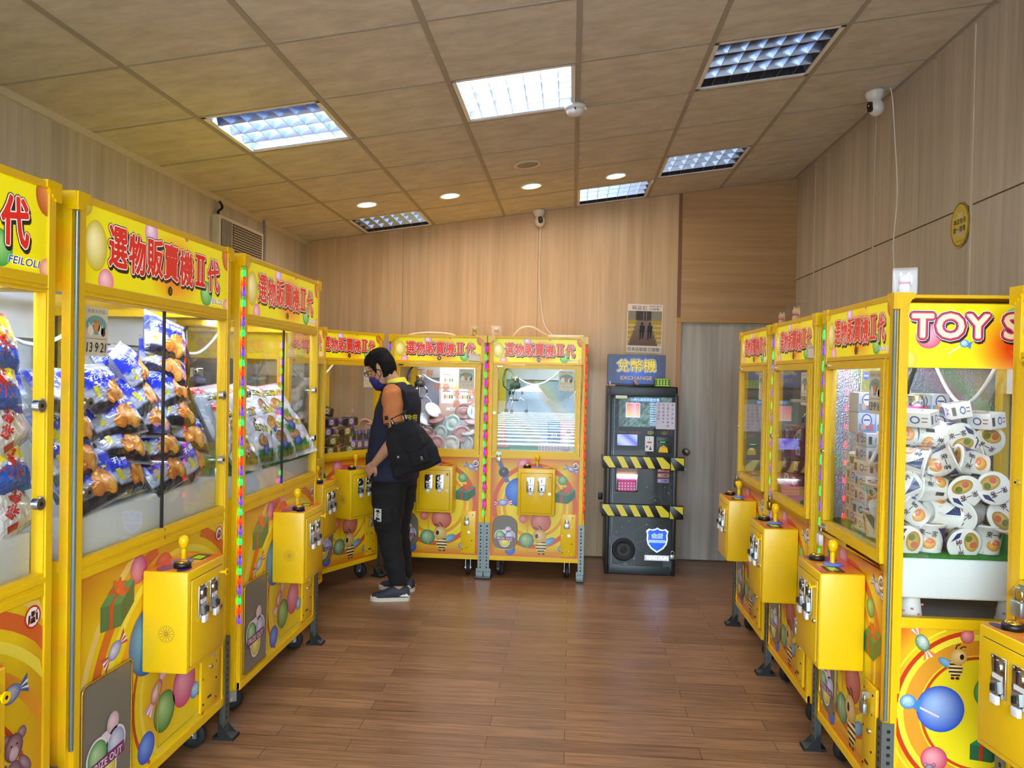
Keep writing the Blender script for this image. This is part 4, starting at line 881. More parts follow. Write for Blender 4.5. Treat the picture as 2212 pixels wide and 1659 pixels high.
L4 = machine(KS, 'yellow claw machine set at an angle in the corner, full of bottles', M4, '8', back='back_beige', ropes=('-', '-'), legs=(0, 1), lit='box_dim', cord=True, date='', depth=.62)
B1 = machine(KS, 'yellow claw machine number 9 holding lidded bowls, behind the person', MB1, '9', back='holo_film', ropes=(['b', 'g'], ['b', 'g']), claw=(-.20, .30, 1.50, 'b'), date='')
B2 = machine(KS, 'yellow claw machine number 10 nearest the exchange machine, with reflective glass', MB2, '10', back='gold_film', pane='glass_mirror', ropes=(['r', 'o'], ['r', 'o']), claw=(-.19, .30, 1.50, 'k'), date='')
R1 = machine(KR, 'yellow claw machine beside the grey door, with red boxes', MR1, '1', back='silver_film', ropes=('-', '-'), claw=(.22, .3, 1.42, 'n'), date='', lit='box_dim', legs=(1, 0))
R2 = machine(KR, 'yellow claw machine with red boxes over blue picture packs and a pink mat', MR2, '2', back='silver_film', ropes=(['b', 'g'], '-'), claw=(.10, .3, 1.44, 'n'), date='13 9 31', lit='box_dim', legs=(1, 0))
R3 = machine(KR, 'yellow claw machine with noodle cups and a toy sign on its side', MR3, '3', back='holo_film', ropes=(['g', 'b'], None), claw=(.08, .2, 1.47, 'p'), date='13 9 16', film='holo_film', side_sign=True, deck=.775, side_g0=.80, legs=(1, 1))
R4 = machine(KR, 'yellow claw machine cut by the photo edge, turned towards the noodle cup machine', MR4, '11', back='holo_film', ropes=('-', '-'), date=None, depth=.40, box_dx=-.11)
# ------------------------------------------------------------------ prizes
def bulge(u, v, t, seed):
    e = max(0, 1 - abs(u) ** 3.2) * max(0, 1 - abs(v / .93) ** 3.5) if abs(v) < .93 else 0
    wr = .0035 * math.sin(5 * u + 3.1 * v + seed) * math.sin(7 * v - 2 * u + seed * 2) + .002 * math.sin(17 * u + 11 * v * math.sin(seed))
    return t * e ** .7 + wr * (1 - max(abs(u), abs(v)) ** 6)
def bag_mesh(w, h, t, seed, front, backc, decals):
    a = Art('foil')
    a.warp = lambda x, z, l: (x, -bulge(x / (w / 2), z / (h / 2), t, seed) - .0006 - l, z)
    nx, nz = 18, 20
    a.grid(-w / 2, w / 2, -h / 2, h / 2, nx, nz, front)
    a.warp = lambda x, z, l: (x, bulge(-x / (w / 2), z / (h / 2), t, seed + 2), z)
    a.grid(-w / 2, w / 2, -h / 2, h / 2, nx, nz, lambda u, v: backc)
    a.warp = lambda x, z, l: (x, -bulge(x / (w / 2), z / (h / 2), t, seed) - .0012 - l, z)
    decals(a, w, h)
    return a.mesh('chip_bag')
def blue_front(u, v):
    k = v + .12 * math.sin(2.2 * u) - .1 * u
    if v > .95 or v < .05: return '#b9bec8'
    if .5 < k < .88: return '#1a30c0'
    if k >= .88: return '#aab2c4'
    return '#aeb4c2' if v > .2 else '#2a2a3c'
def blue_decal(a, w, h):
    a.text('孔雀 香酥脆', .0, .21 * h, .78 * w, .11 * h, [('#f4f6ff', .02)], 3, shear=.15, rot=4)
    a.disc(.12 * w, -.12 * h, .2 * w, '#d07a22', 2, .22 * h, hi='#f0b04a'); a.disc(-.08 * w, -.22 * h, .13 * w, '#c86a1c', 3, .13 * h, hi='#eaa03c'); a.disc(.2 * w, -.28 * h, .1 * w, '#dd8a2c', 3, hi='#f4c060')
    a.rect(.18 * w, .38 * w, .07 * h, .12 * h, '#d8d22a', 3); a.rect(-.40 * w, -.34 * w, -.2 * h, .02 * h, '#c8c02a', 3)
def squid_front(u, v):
    if v > .94: return '#c8281e'
    k = v + .05 * math.sin(9 * u)
    return '#e8d418' if k > .5 else ('#e8ecf4' if k > .44 else '#1a56b8')
def squid_decal(a, w, h):
    a.poly([(-.02 * w, .38 * h), (.16 * w, .12 * h), (.04 * w, .02 * h), (-.10 * w, .10 * h)], '#c0281c', 2); a.poly([(-.01 * w, .32 * h), (.1 * w, .12 * h), (.02 * w, .06 * h), (-.06 * w, .12 * h)], '#e8962a', 3)
    a.disc(.03 * w, .0, .09 * w, '#c0281c', 3, .06 * h)
    for x1, z1 in ((-.3, -.12), (-.18, -.25), (.0, -.3), (.2, -.28), (.34, -.12)):
        a.line([(.03 * w, -.02 * h), (x1 * .45 * w + .02 * w, (z1 * .45 - .06) * h), (x1 * .8 * w, (z1 * .9 - .02) * h), (x1 * w, z1 * h)], .024 * w, '#c0281c', 4)
    for sx in (-1, 1): a.disc(.03 * w + sx * .035 * w, .01 * h, .014 * w, '#1a1210', 5, n=8)
    for k in range(6): a.disc((-.4 + .16 * k) * w, (-.06 + .03 * (k % 2)) * h, .05 * w, '#f0f4fa', 2, .025 * h, n=12)
def white_front(u, v): return '#d8d4d0' if .04 < v < .95 else '#b8b4b0'
def white_decal(a, w, h):
    for k, ch in enumerate('真魷味'): a.text(ch, (.24 - .2 * k) * w, (.2 - .17 * k) * h, .24 * w, .17 * h, [('#8a1a14', .045), ('#c42a20', .03)], 2, rot=25)
    a.disc(.3 * w, .0, .09 * w, '#b8281e', 2, .035 * h, rot=25); a.rect(-.35 * w, -.15 * w, -.4 * h, -.3 * h, '#b83a34', 2)
def corn_front(u, v):
    if v > .95: return '#c84a42'
    if v > .80 and u + (v - .8) * .6 < .34: return '#cc3a30'
    if v < .06: return '#e4e6ee'
    if v < .34 and math.hypot((u - .42) * 1.1, v - .1) < .36: return '#3f8a44' if v > .16 else '#8a9a3a'
    return '#e6e7f2'
def corn_decal(a, w, h):
    a.text('玉黍叔', .02 * w, .23 * h, .64 * w, .15 * h, [('#2a2a1a', .07), ('#e8dc3a', .028)], 2, rot=-6)
    a.disc(-.1 * w, -.04 * h, .2 * w, '#8a5a26', 2, .13 * h, hi='#c8945a'); a.disc(-.1 * w, .05 * h, .1 * w, '#7a4a20', 3, .07 * h, hi='#b88048'); a.disc(-.08 * w, -.2 * h, .12 * w, '#3a4a9a', 4, .1 * h, hi='#7a8ad8')
    for k in range(16): a.disc((-.42 + .06 * k) * w, (.08 + .05 * math.sin(k * 2.4) - .03 * (k % 4)) * h + (.02 if k % 2 else -.3) * h, .008 * w, '#6a6a78', 2, n=6)
for q in range(3):
    CACHE['bag_blue%d' % q] = bag_mesh(.235, .19, .04, q * 1.7, blue_front, '#b8bcc6', blue_decal)
    CACHE['bag_squid%d' % q] = bag_mesh(.17, .185, .036, q * 1.3 + .4, squid_front, '#c8b820', squid_decal)
    CACHE['bag_corn%d' % q] = bag_mesh(.23, .27, .042, q * 1.9 + .2, corn_front, '#d8d9e4', corn_decal)
CACHE['bag_white0'] = bag_mesh(.17, .185, .036, .9, white_front, '#d0ccc8', white_decal)
def prize(name, key, M, label, cat, group): return tag(link(name, CACHE[key], None, M), label, cat, group)
rnd = random.Random(11)
END = lambda n: ordinal(n)
# squid chips
part_, k = None, 0
for r_, kind in enumerate(('white0', 'squid1', 'white0', 'squid2', 'squid0')):
    z = 1.215 + .112 * r_
    sq = 'squid' in kind
    lab = ('squid chip bag, yellow over blue, %s from the stack top' if sq else 'white chip bag with red writing, %s from the squid stack top') % END(4 - r_)
    prize('chip_bag', 'bag_' + kind, ML1 @ T(.428 + rnd.uniform(-.008, .008), .085 + .012 * r_, z) @ RX(-22 + rnd.uniform(-5, 5)) @ RY(rnd.uniform(-6, 6) + (0 if sq else -20)) @ RZ(rnd.uniform(-4, 4)), lab, 'chip bag', 'squid chip bags')
# blue chips
for c_, x in enumerate((-.36, -.13, .10, .33)):
    for r_ in range((4, 4, 5, 6)[c_]):
        z = 1.22 + .094 * r_ + (.02 if c_ % 2 else 0); yy = .085 + .03 * min(r_, 4); tl = -32 + rnd.uniform(-9, 9)
        if c_ == 3 and r_ == 5: z += .01; tl = -14
        prize('chip_bag', 'bag_blue%d' % rnd.randrange(3), ML2 @ T(x + rnd.uniform(-.025, .025), yy, z) @ RZ(rnd.uniform(-14, 14)) @ RX(tl) @ RY(rnd.uniform(-16, 16) + (26 if (c_ == 3 and r_ > 3) else 0)), 'blue and silver chip bag, %s layer up, %s stack from the near end' % (END(r_), END(c_)), 'chip bag', 'blue and silver chip bags')
for c_, x in enumerate((-.35, -.11, .13, .36)):
    for r_ in range(3):
        z = 1.235 + .082 * r_
        prize('chip_bag', 'bag_corn%d' % rnd.randrange(3), ML3 @ T(x + rnd.uniform(-.02, .02), .10 + .05 * r_, z) @ RZ(rnd.uniform(-12, 12) + (-20 if c_ == 3 else 0)) @ RX(-26 + rnd.uniform(-8, 8)) @ RY(rnd.uniform(-10, 10)), 'white corn chip bag with red top, %s layer up, %s stack from the near end' % (END(r_), END(c_)), 'chip bag', 'white corn chip bags')
for c_, x in enumerate((-.25, -.02, .20, .36)):
    for r_ in range((4, 4, 5, 5)[c_]):
        prize('chip_bag', 'bag_blue%d' % rnd.randrange(3), ML2 @ T(x + rnd.uniform(-.02, .02), .21 + .03 * min(r_, 4), 1.225 + .094 * r_) @ RZ(rnd.uniform(-14, 14)) @ RX(-30 + rnd.uniform(-9, 9)) @ RY(rnd.uniform(-16, 16)), 'blue chip bag, rear rank, %s layer up, %s from the near end' % (END(r_), END(c_)), 'chip bag', 'blue and silver chip bags')
# foam blocks under the bags
def foam(M, x0, x1, y0, y1, z0, z1, label, turf=False):
    o = link('foam_block', MB().rbox(x0, x1, y0, y1, z0, z1, 'foam', .008).mesh('foam_block'), None, M); tag(o, label, 'foam block')
    if turf:
        t_ = link('turf_mat', MB().rbox(x0 - .004, x1 + .004, y0 - .006, y1, z1, z1 + .012, 'turf', .003).mesh('turf_mat'), None, M); tag(t_, 'green turf mat lying on the ' + turf, 'turf mat')
foam(ML1, -.47, .48, .04, .7, .977, 1.13, 'white foam block under the squid chip bags')
foam(ML2, -.47, .48, .04, .7, .977, 1.135, 'white foam block under the blue chip bags')
foam(ML3, -.47, .48, .04, .7, .977, 1.11, 'white foam block under the white corn chip bags', 'foam under the white corn chip bags')

# bottles
pmat('brown_tea', '#4a3626', .12, coat=.6); pmat('purple_tea', '#3a2a3a', .12, coat=.6)
def bottle(lab, cap, body):
    mb = MB(); sq = lambda s_: rrect(-s_, s_, -s_, s_, s_ * .45, 4)
    prof = [(.030, 0), (.034, .004), (.034, .03), (.032, .035), (.034, .04), (.034, .115), (.031, .125), (.018, .148), (.014, .155), (.014, .162)]
    v = []; n = None
    for s_, z in prof:
        p = sq(s_); n = len(p); v += [(x, y, z) for x, y in p]
    f = [(i * n + j, i * n + (j + 1) % n, (i + 1) * n + (j + 1) % n, (i + 1) * n + j) for i in range(len(prof) - 1) for j in range(n)] + [tuple(range(n))[::-1]]
    mb.add(v, f, body, smooth=True)
    return mb.mesh('bottle'), lab, cap
def make_bottle(M, purple, label):
    k_ = 'p' if purple else 'g'
    if 'bottle' + k_ not in CACHE: CACHE['bottle' + k_] = bottle('', '', 'purple_tea' if purple else 'brown_tea')[0]
    o = tag(link('tea_bottle', CACHE['bottle' + k_], None, M), label, 'bottle', 'tea bottles')
    part('cap', 'bcap' + k_, lambda mb: mb.lathe([(0, .156), (.0175, .156), (.0185, .16), (.0185, .178), (.016, .182), (0, .182)], 'lilac_cap' if purple else 'gold_cap', 18), o)
    def labl(mb):
        a = Art('print'); c = '#8a6ab0' if purple else '#a8983a'
        for k in range(4):
            a.warp = lambda x, z, l, k=k: tuple(RZ(90 * k) @ Vector((x, -.0346 - l, z)))
            a.rect(-.025, .025, .045, .108, c, 1); a.disc(0, .076, .019, '#f0eee4', 2, n=16); a.text('茶', 0, .076, .018, .02, [('#6a5a3a', .02)], 3)
        mb.v, mb.f, mb.m, mb.c, mb.s, mb.mats = a.v, a.f, a.m, a.c, a.s, a.mats
    part('label_wrap', 'blab' + k_, labl, o)
    return o
pmat('lilac_cap', '#7a5aa8', .4); pmat('gold_cap', '#b89a4a', .35)
for r_ in range(5):
    for c_, x in enumerate((-.30, -.10, .10)):
        if r_ == 4 and c_ == 2: continue
        z = 1.012 + .0695 * r_
        if r_ == 4 and c_ == 0: continue
        Mb = M4 @ T(x + .07 + (.04 if r_ % 2 else 0) + rnd.uniform(-.01, .01), .10 + .008 * r_, z) @ RY((-90 if (c_ + r_) % 3 else 90) + (14 if r_ == 4 else 0) + rnd.uniform(-2, 2))
        if not (c_ + r_) % 3: Mb = Mb @ T(0, 0, -.16)
        make_bottle(Mb, (r_ * 3 + c_ * 2) % 5 in (1, 3), '%s bottle lying in the corner machine, %s layer, %s from the lock' % ('purple labelled' if (r_ * 3 + c_ * 2) % 5 in (1, 3) else 'gold capped brown', END(r_), END(c_)))
for c_ in range(3): make_bottle(M4 @ T(.16 + .072 * c_, .055, .972), True, 'purple labelled bottle standing upright in the corner machine, %s of three' % END(c_))

# lidded bowls
LC = ['#cfe0d4', '#e6e4da', '#8a5a4c', '#d8a8a4', '#dadfe0']
def make_bowl(M, q, label):
    o = tag(link('lidded_bowl', CACHE['bowl'], None, M), label, 'bowl', 'lidded bowls')
    part('lid', 'lid%d' % q, lambda mb: (mb.lathe([(.0, .052), (.03, .052), (.034, .049), (.05, .049), (.054, .055), (.070, .056), (.074, .052), (.072, .046), (.066, .046)], 'card', 26, col=LC[q]),), o)
    part('wrap', 'bwrap', lambda mb: mb.lathe([(0, -.002), (.05, -.002), (.066, .02), (.078, .05), (.07, .062), (.03, .07), (0, .066)], 'clear_plastic', 14), o)
mb = MB(); mb.lathe([(0, 0), (.042, 0), (.046, .004), (.066, .04), (.068, .048), (.0, .048)], 'cup_plastic', 26); CACHE['bowl'] = mb.mesh('lidded_bowl')
for r_ in range(4):
    for c_, x in enumerate((-.16, -.02, .12, .26)):
        if r_ == 3 and c_ == 1: continue
        make_bowl(MB1 @ T(x + (.05 if r_ % 2 else 0) * (c_ < 3) + rnd.uniform(-.015, .015), .13 + .05 * r_, 1.02 + .083 * r_) @ RZ(rnd.uniform(-30, 30)) @ RX(62 + rnd.uniform(-35, 18)) @ RY(rnd.uniform(-18, 18)), (r_ * 2 + c_ * 3) % 5, '%s lidded bowl in machine number 9, %s layer up, %s from the person' % (['pale green', 'cream', 'brown', 'pink', 'white'][(r_ * 2 + c_ * 3) % 5], END(r_), END(c_)))
def poster9(mb):
    a = Art('card'); a.rect(-.15, .15, 0, .42, '#c8a890', 0)
    for x in (-.075, .075):
        for z, c in ((.30, '#e8ecec'), (.16, '#e4e8ea')):
            a.rect(x - .06, x + .06, z - .05, z + .065, c, 1); a.line([(x - .05, z + .05), (x + .02, z + .05)], .006, '#6a6a72', 2)
            for q in range(4): a.rect(x - .035 + .02 * q, x - .021 + .02 * q, z - .01, z + .02, ('#c85a3a', '#d8b23a', '#3a8a5a', '#8a5a3a')[q], 2)
    a.line([(-.05, .245), (.1, .245)], .012, '#d8c83a', 2); a.rect(-.09, .09, .05, .075, '#eeeeee', 2); a.text('寶可夢卡機台' if False else '商品兌換說明', 0, .062, .12, .012, [('#6a5a50', 0)], 3)
    mb.v, mb.f, mb.m, mb.c, mb.s, mb.mats = a.v, a.f, a.m, a.c, a.s, a.mats
o = part('exchange_poster', None, poster9, None, MB1 @ T(.10, .40, 1.24)); tag(o, 'tan poster of prize photos standing behind the lidded bowls', 'poster')
mb = MB(); mb.box(-.17, .17, .0, .012, 0, .42, 'white'); o.data.materials  # board behind the print
b_ = link('backing_board', MB().box(-.15, .15, .002, .012, -.26, .42, 'white').mesh('backing_board'), o)
a = Art('print', step=.0002)
for x, z, ch in ((-.06, 1.60, '鮮'), (-.13, 1.60, '下'), (.0, 1.50, '你'), (.07, 1.49, '要'), (.16, 1.44, '吃'), (.155, 1.36, '飽'), (.27, 1.46, '抽'), (.265, 1.38, '獎')): a.text(ch, x, z, .055, .06, [('#f08a2a', .012)], 1)
o = link('window_writing', a.mesh('window_writing'), B1, T(0, .0015, 0)); o['label'] = 'orange marker writing'

# display goods on turf in machine 10
tag(link('turf_mat', MB().rbox(-.34, .34, .05, .6, .972, .99, 'turf', .004).mesh('turf_mat'), None, MB2), 'green turf mat covering the floor of machine number 10', 'turf mat')
def deco_box(name, M, w, d, h, col, label, fn):
    a = Art('card'); a.rbox(-w / 2, w / 2, 0, d, 0, h, 'card', .003, 2, col); a.warp = lambda x, z, l: (x, -.0004 - l, z); fn(a); return tag(link(name, a.mesh(name), None, M), label, 'box')
def f_blue(a):
    for i in range(5):
        for j in range(5): a.poly([(-.045 + .018 * i, .02 + .014 * j), (-.036 + .018 * i, .013 + .014 * j), (-.027 + .018 * i, .02 + .014 * j), (-.036 + .018 * i, .027 + .014 * j)], '#6ab0d0', 1)
    a.rect(-.04, .04, .10, .15, '#26303a', 1); a.text('30', 0, .125, .05, .03, [('#e8c8a0', 0.02)], 2); a.rect(-.04, .04, .19, .2, '#7ab8d8', 1)
deco_box('gift_box', MB2 @ T(.135, .22, .99), .10, .07, .24, '#28607e', 'tall blue patterned box on the turf of machine number 10', f_blue)
def f_pink(a):
    a.rect(-.05, .05, .02, .2, '#f0b0b4', 1); a.disc(0, .09, .035, '#f6e4dc', 2, .05); a.disc(.012, .16, .02, '#d05a6a', 2); 
    for q in range(3): a.line([(-.035, .215 - .008 * q), (.035, .215 - .008 * q)], .003, '#fbeef0', 2)
deco_box('gift_box', MB2 @ T(.245, .20, .99), .115, .07, .235, '#e0848e', 'tall pink box with a pale figure on the turf of machine number 10', f_pink)
def f_pat(a):
    for i in range(8):
        for j in range(3): a.disc(-.085 + .0245 * i, .016 + .02 * j, .008, '#c07880', 1, n=8)
deco_box('gift_box', MB2 @ T(.115, .10, .99), .20, .09, .07, '#e8c2c4', 'low pink patterned box in front of the blue box, machine number 10', f_pat)
mb = MB(); mb.rbox(-.055, .055, 0, .09, 0, .03, 'turf', .004); o = tag(link('turf_block', mb.mesh('turf_block'), None, MB2 @ T(-.27, .12, .99)), 'green turf block under the orange cone in machine number 10', 'block')
mb = MB(); mb.rbox(-.045, .045, .0, .09, 0, .012, 'cone_orange', .004); mb.lathe([(.034, .012), (.024, .08), (.02, .11), (.011, .165), (.009, .17), (0, .17)], 'cone_orange', 20, (0, .045, 0))
pmat('cone_orange', '#e8642a', .5); o = tag(link('traffic_cone', mb.mesh('traffic_cone'), None, MB2 @ T(-.27, .12, 1.02)), 'small orange traffic cone on the turf block in machine number 10', 'traffic cone')
mb = MB(); mb.lathe([(0, 0), (.04, 0), (.042, .01), (.041, .11), (.04, .12), (0, .12)], 'trim_pale', 20); tag(link('wooden_log', mb.mesh('wooden_log'), None, MB2 @ T(.30, .12, .99)), 'short pale log standing beside the tall pink box', 'log')

# red boxes
def redbox(w, d, h):
    a = Art('card'); a.rbox(-w / 2, w / 2, 0, d, 0, h, 'card', .004, 2, '#8a1c26')
    a.warp = lambda x, z, l: (x, -.0004 - l, z)
    a.rect(.0, w / 2 - .012, .018, h - .02, '#e4dfdc', 1); a.disc(.034, h * .5, .018, '#5a4a4a', 2, .009, rot=20); a.line([(.02, .03), (.05, .03)], .005, '#3a2a2a', 2); a.text('蝦', .06, .035, .012, .014, [('#3a1a1a', .02)], 2); a.rect(-w / 2 + .01, -.01, .02, h - .03, '#b0343c', 1)
    a.warp = lambda x, z, l: (x, z, h + .0004 + l); a.rect(-w / 2 + .015, w / 2 - .015, .015, d - .015, '#d86a4a', 1); a.disc(0, d / 2, .03, '#e8b84a', 2, .02)
    return a.mesh('red_box')
CACHE['redbox'] = redbox(.165, .10, .088)
for Mm, nm, cols in ((MR2, 'blue packs', ((-.16, .26), (.03, .24), (.21, .26))), (MR1, 'grey door', ((-.03, .20), (.15, .22)))):
    for c_, (x, yy) in enumerate(cols):
        for r_ in range(4):
            prize('snack_box', 'redbox', Mm @ T(x + rnd.uniform(-.008, .008), yy + rnd.uniform(-.012, .012), .972 + .0885 * r_) @ RZ(rnd.uniform(-6, 6)), 'red snack box by the %s, %s layer up, %s stack from far end' % (nm, END(r_), END(c_)), 'box', 'red snack boxes')
tag(link('pink_mat', MB().rbox(-.31, .02, .04, .24, .97, .982, 'pink_mat', .004).mesh('pink_mat'), None, MR2), 'fluffy pink mat in front of the red boxes', 'mat')
tag(link('turf_pad', MB().rbox(.03, .31, .04, .21, .97, 1.012, 'turf', .012).mesh('turf_pad'), None, MR2), 'green turf pad under the blue picture packs', 'turf mat')
def packmesh():
    a = Art('card'); w, d, h = .066, .10, .078
    a.rbox(-w / 2, w / 2, 0, d, 0, h, 'card', .003, 2, '#cfd8ea'); 
    for k in range(2):
        a.warp = (lambda x, z, l: (x, -.0004 - l, z)) if k == 0 else (lambda x, z, l: (w / 2 + .0004 + l, d / 2 + x, z))
        a.rect(-.03, .03, .004, .034, '#6a92c8', 1); a.disc(0, .048, .02, '#3a5ab0', 2, .026); a.disc(0, .048, .015, '#e8ecf6', 3, .021); a.line([(-.012, .05), (.012, .05)], .006, '#2a4aa8', 4)
        a.disc(-.012, .022, .01, '#d8a07a', 3, .014, n=12); a.disc(.014, .02, .01, '#c8584a', 3, .013, n=12)
    return a.mesh('picture_pack')
CACHE['pack'] = packmesh()
for r_ in range(3):
    for c_ in range(4 if r_ < 2 else 2):
        prize('picture_pack', 'pack', MR2 @ T(.065 + .069 * c_ + (.138 if r_ == 2 else 0), .07, 1.013 + .079 * r_), 'picture pack on the turf pad, %s layer up, %s from the mat' % (END(r_), END(c_)), 'pack', 'blue picture packs')
# noodle cup machine
foam(MR3, -.335, .35, .05, .62, .86, 1.0, 'white foam block on upturned paper cups under the noodle cups', 'foam under the noodle cups')
for c_, (x, yy) in enumerate(((.28, .11), (.27, .45), (-.25, .12))):
    def pc(mb): mb.lathe([(.0, .085), (.030, .085), (.031, .083), (.041, .004), (.044, .004), (.044, 0), (.039, 0), (.0, .002)], 'white', 24); [mb.ball((.039 * math.cos(t_), .039 * math.sin(t_), z_), (.006, .006, .004), 'pink_mat', 8, 5) for t_, z_ in ((-.2, .04), (.4, .022), (-.9, .03), (1.2, .05), (2.5, .04), (3.9, .03))]
    o = part('paper_cup', 'pcup', pc, None, MR3 @ T(x, yy, .7755)); tag(o, 'upturned white paper cup under the foam block, %s' % ('nearest the glass corner', 'deeper behind the side glass', 'at the far front corner')[c_], 'paper cup', 'paper cups under the foam')
def cup_mesh():
    mb = Art('card'); r0, r1, h = .041, .055, .098
    mb.lathe([(0, .004), (.036, .004), (.038, 0), (r0, 0), (r0, .004), (r1, h - .004), (r1 + .003, h - .003), (r1 + .003, h + .002), (r1, h + .003), (0, h + .003)], 'card', 30, col='#e8e6e2')
    rr = lambda z: r0 + (r1 - r0) * z / h + .0006
    def wrap(off):
        def f(x, z, l): a_ = x / .05 + off; q = rr(z) + l; return (q * math.sin(a_), -q * math.cos(a_), z)
        return f
    for off in (0.0, 2.3, 4.3):
        mb.warp = wrap(off)
        if off != 4.3:
            [mb.poly([(.016 + .008 * q, .088), (.016 + .008 * q, .088 - .0115 * q), (.024 + .008 * q, .088 - .0115 * (q + 1)), (.024 + .008 * q, .088)], '#28346e', 1) for q in range(5)]; [mb.line([(.024 + .004 * (q % 3), .082 - .007 * q), (.05, .082 - .007 * q)], .002, '#c8ccd8', 2) for q in range(4)]; [mb.line([(-.05, .09 - .005 * q), (-.02, .09 - .005 * q)], .0016, '#8a8a92', 1) for q in range(2)]; [mb.line([(.022, .028 - .006 * q), (.056, .028 - .006 * q)], .002, '#8a8a92', 1) for q in range(3)]
            mb.text('來一客', -.012, .07, .055, .022, [('#1c1716', .02)], 3, rot=-8); mb.disc(-.012, .034, .026, '#d8862a', 2, .02, hi='#f4c46a'); mb.disc(-.008, .042, .014, '#cf5a42', 3, .008, hi='#f0a088', n=14); mb.disc(-.02, .046, .007, '#f4ead8', 3, n=10)
            mb.rect(-.05, .05, .006, .011, '#b03a2a', 2)
        else:
            for q in range(9): mb.line([(-.04, .085 - .0075 * q), (.025 - .006 * (q % 3), .085 - .0075 * q)], .0022, '#6a6a7a', 2)
            mb.rect(.03, .044, .02, .05, '#3a3a3a', 2)
    mb.warp = lambda x, z, l: (x, z, h + .0034 + l)
    mb.poly([(.022, .044), (.047, .018), (.047, .002), (.03, .012)][::-1], '#28346e', 1); mb.text('來一客', -.006, .018, .06, .021, [('#4a1a3a', .02)], 3); mb.disc(.004, -.022, .036, '#a8823a', 2, .024, hi='#e0c070'); mb.disc(-.008, -.026, .012, '#c8684a', 3, n=12); mb.disc(.018, -.016, .012, '#6a7a3a', 3, n=12)
    return mb.mesh('noodle_cup')
CACHE['cup'] = cup_mesh()
rc = random.Random(21); spots = []
for rank, x in ((0, .288), (1, .175)):
    for r_ in range(5 if rank else 4):
        for c_ in range(4 if r_ < 3 else (3, 4)[rank]):
            yy = .068 + .096 * c_ + (.035 if (r_ + rank) % 2 else 0); z = 1.058 + .088 * r_
            if r_ == 0 and (c_ + rank) % 2: ry, rx, z = 0, 0, 1.0135
            elif rc.random() < .3: ry, rx = rc.uniform(70, 110), rc.uniform(-20, 20); yy -= 0
            else: ry, rx = rc.uniform(-25, 35), rc.uniform(50, 110) * rc.choice((-1, 1))
            spots.append((x, yy, z, ry, rx, rc.uniform(0, 360) if ry or rx else (95, 80, 60, 110)[c_], 'front' if rank == 0 else 'rear', r_, c_))
for x, yy, r_, c_ in ((.07, .075, 0, 4), (-.04 + .105, .08, 1, 4), (.17, .075, 0, 5)): pass
for x, yy, z, ry, rx, rz, rank, r_, c_ in spots:
    Q = RX(rx) @ RY(ry) @ RZ(rz); cen = Q @ Vector((0, 0, .05)); up_ = 0 if (ry or rx) else 1
    prize('noodle_cup', 'cup', MR3 @ T(x - (0 if up_ else cen.x), yy - (0 if up_ else cen.y), z - (0 if up_ else cen.z)) @ Q, 'noodle cup below the toy sign, %s rank, %s layer up, %s from the post' % (rank, END(r_), END(c_)), 'noodle cup', 'noodle cups')
for c_, (x, yy, z, rz) in enumerate(((.07, .078, 1.0135, -10), (.075, .085, 1.116, 20))): prize('noodle_cup', 'cup', MR3 @ T(x, yy, z) @ RZ(rz), 'noodle cup behind the claw door beside the cartons, %s of its column' % ('lower', 'upper')[c_], 'noodle cup', 'noodle cups')
def wbox():
    a = Art('card'); w, d, h = .13, .07, .055; a.rbox(-w / 2, w / 2, 0, d, 0, h, 'card', .003, 2, '#e2e2e2')
    for k in range(2):
        a.warp = (lambda x, z, l: (x, -.0004 - l, z)) if k == 0 else (lambda x, z, l: (w / 2 + .0004 + l, d / 2 + x * .5, z))
        a.rect(-.055, -.03, .012, .042, '#5a5a60', 1); a.disc(.012, .028, .018, '#3a5aa8', 1, .014); a.disc(.012, .028, .012, '#e2e2e2', 2, .009); a.line([(.035, .035), (.058, .035)], .004, '#7a7a82', 1); a.line([(.035, .022), (.055, .022)], .004, '#b0524a', 1)
    a.warp = lambda x, z, l: (x, z, h + .0004 + l); a.disc(0, d / 2, .026, '#3a5aa8', 1, .02); a.disc(0, d / 2, .02, '#e2e2e2', 2, .014); a.line([(-.05, .012), (.05, .012)], .006, '#9aa8c8', 1)
    return a.mesh('snack_box')
CACHE['wbox'] = wbox()
k = 0
for c_, x in enumerate((-.245, -.11)):
    for r_ in range(4): prize('snack_carton', 'wbox', MR3 @ T(x, .09, 1.013 + .056 * r_), 'white snack carton, %s up from the turf, in the %s stack' % (END(r_), ('far', 'nearer')[c_]), 'carton', 'white snack cartons')
for c_, (x, yy, z, a1, a2) in enumerate(((-.2, .11, 1.245, 25, 12), (-.06, .13, 1.25, -30, -10), (.06, .16, 1.235, 10, 24), (.24, .12, 1.44, 40, 10), (.2, .26, 1.47, -15, 12), (.1, .12, 1.36, 60, -15), (.25, .33, 1.44, 20, 8))):
    prize('snack_carton', 'wbox', MR3 @ T(x, yy, z) @ RZ(a1) @ RX(a2), 'white snack carton tipped on top of the pile, %s from the far end' % END(c_), 'carton', 'loose white snack cartons')
for r_ in range(2):
    for c_ in range(5): prize('picture_pack', 'pack', MR3 @ T(-.02, .06 + .069 * c_, 1.40 + .079 * r_) @ RZ(90) @ T(0, 0, 0), 'picture pack stacked above the cartons, %s layer, %s from the post' % (('lower', 'upper')[r_], END(c_)), 'pack', 'stacked picture packs')
for c_ in range(3):
    for r_ in range(7): prize('snack_carton', 'wbox', MR3 @ T(-.045 + .0 * c_, .05 + .115 * c_, 1.013 + .0555 * r_) @ RZ((-3, 4, -2)[(r_ + c_) % 3]), 'white snack carton under the picture packs, %s up, %s row back' % (END(r_), END(c_)), 'carton', 'white snack cartons')
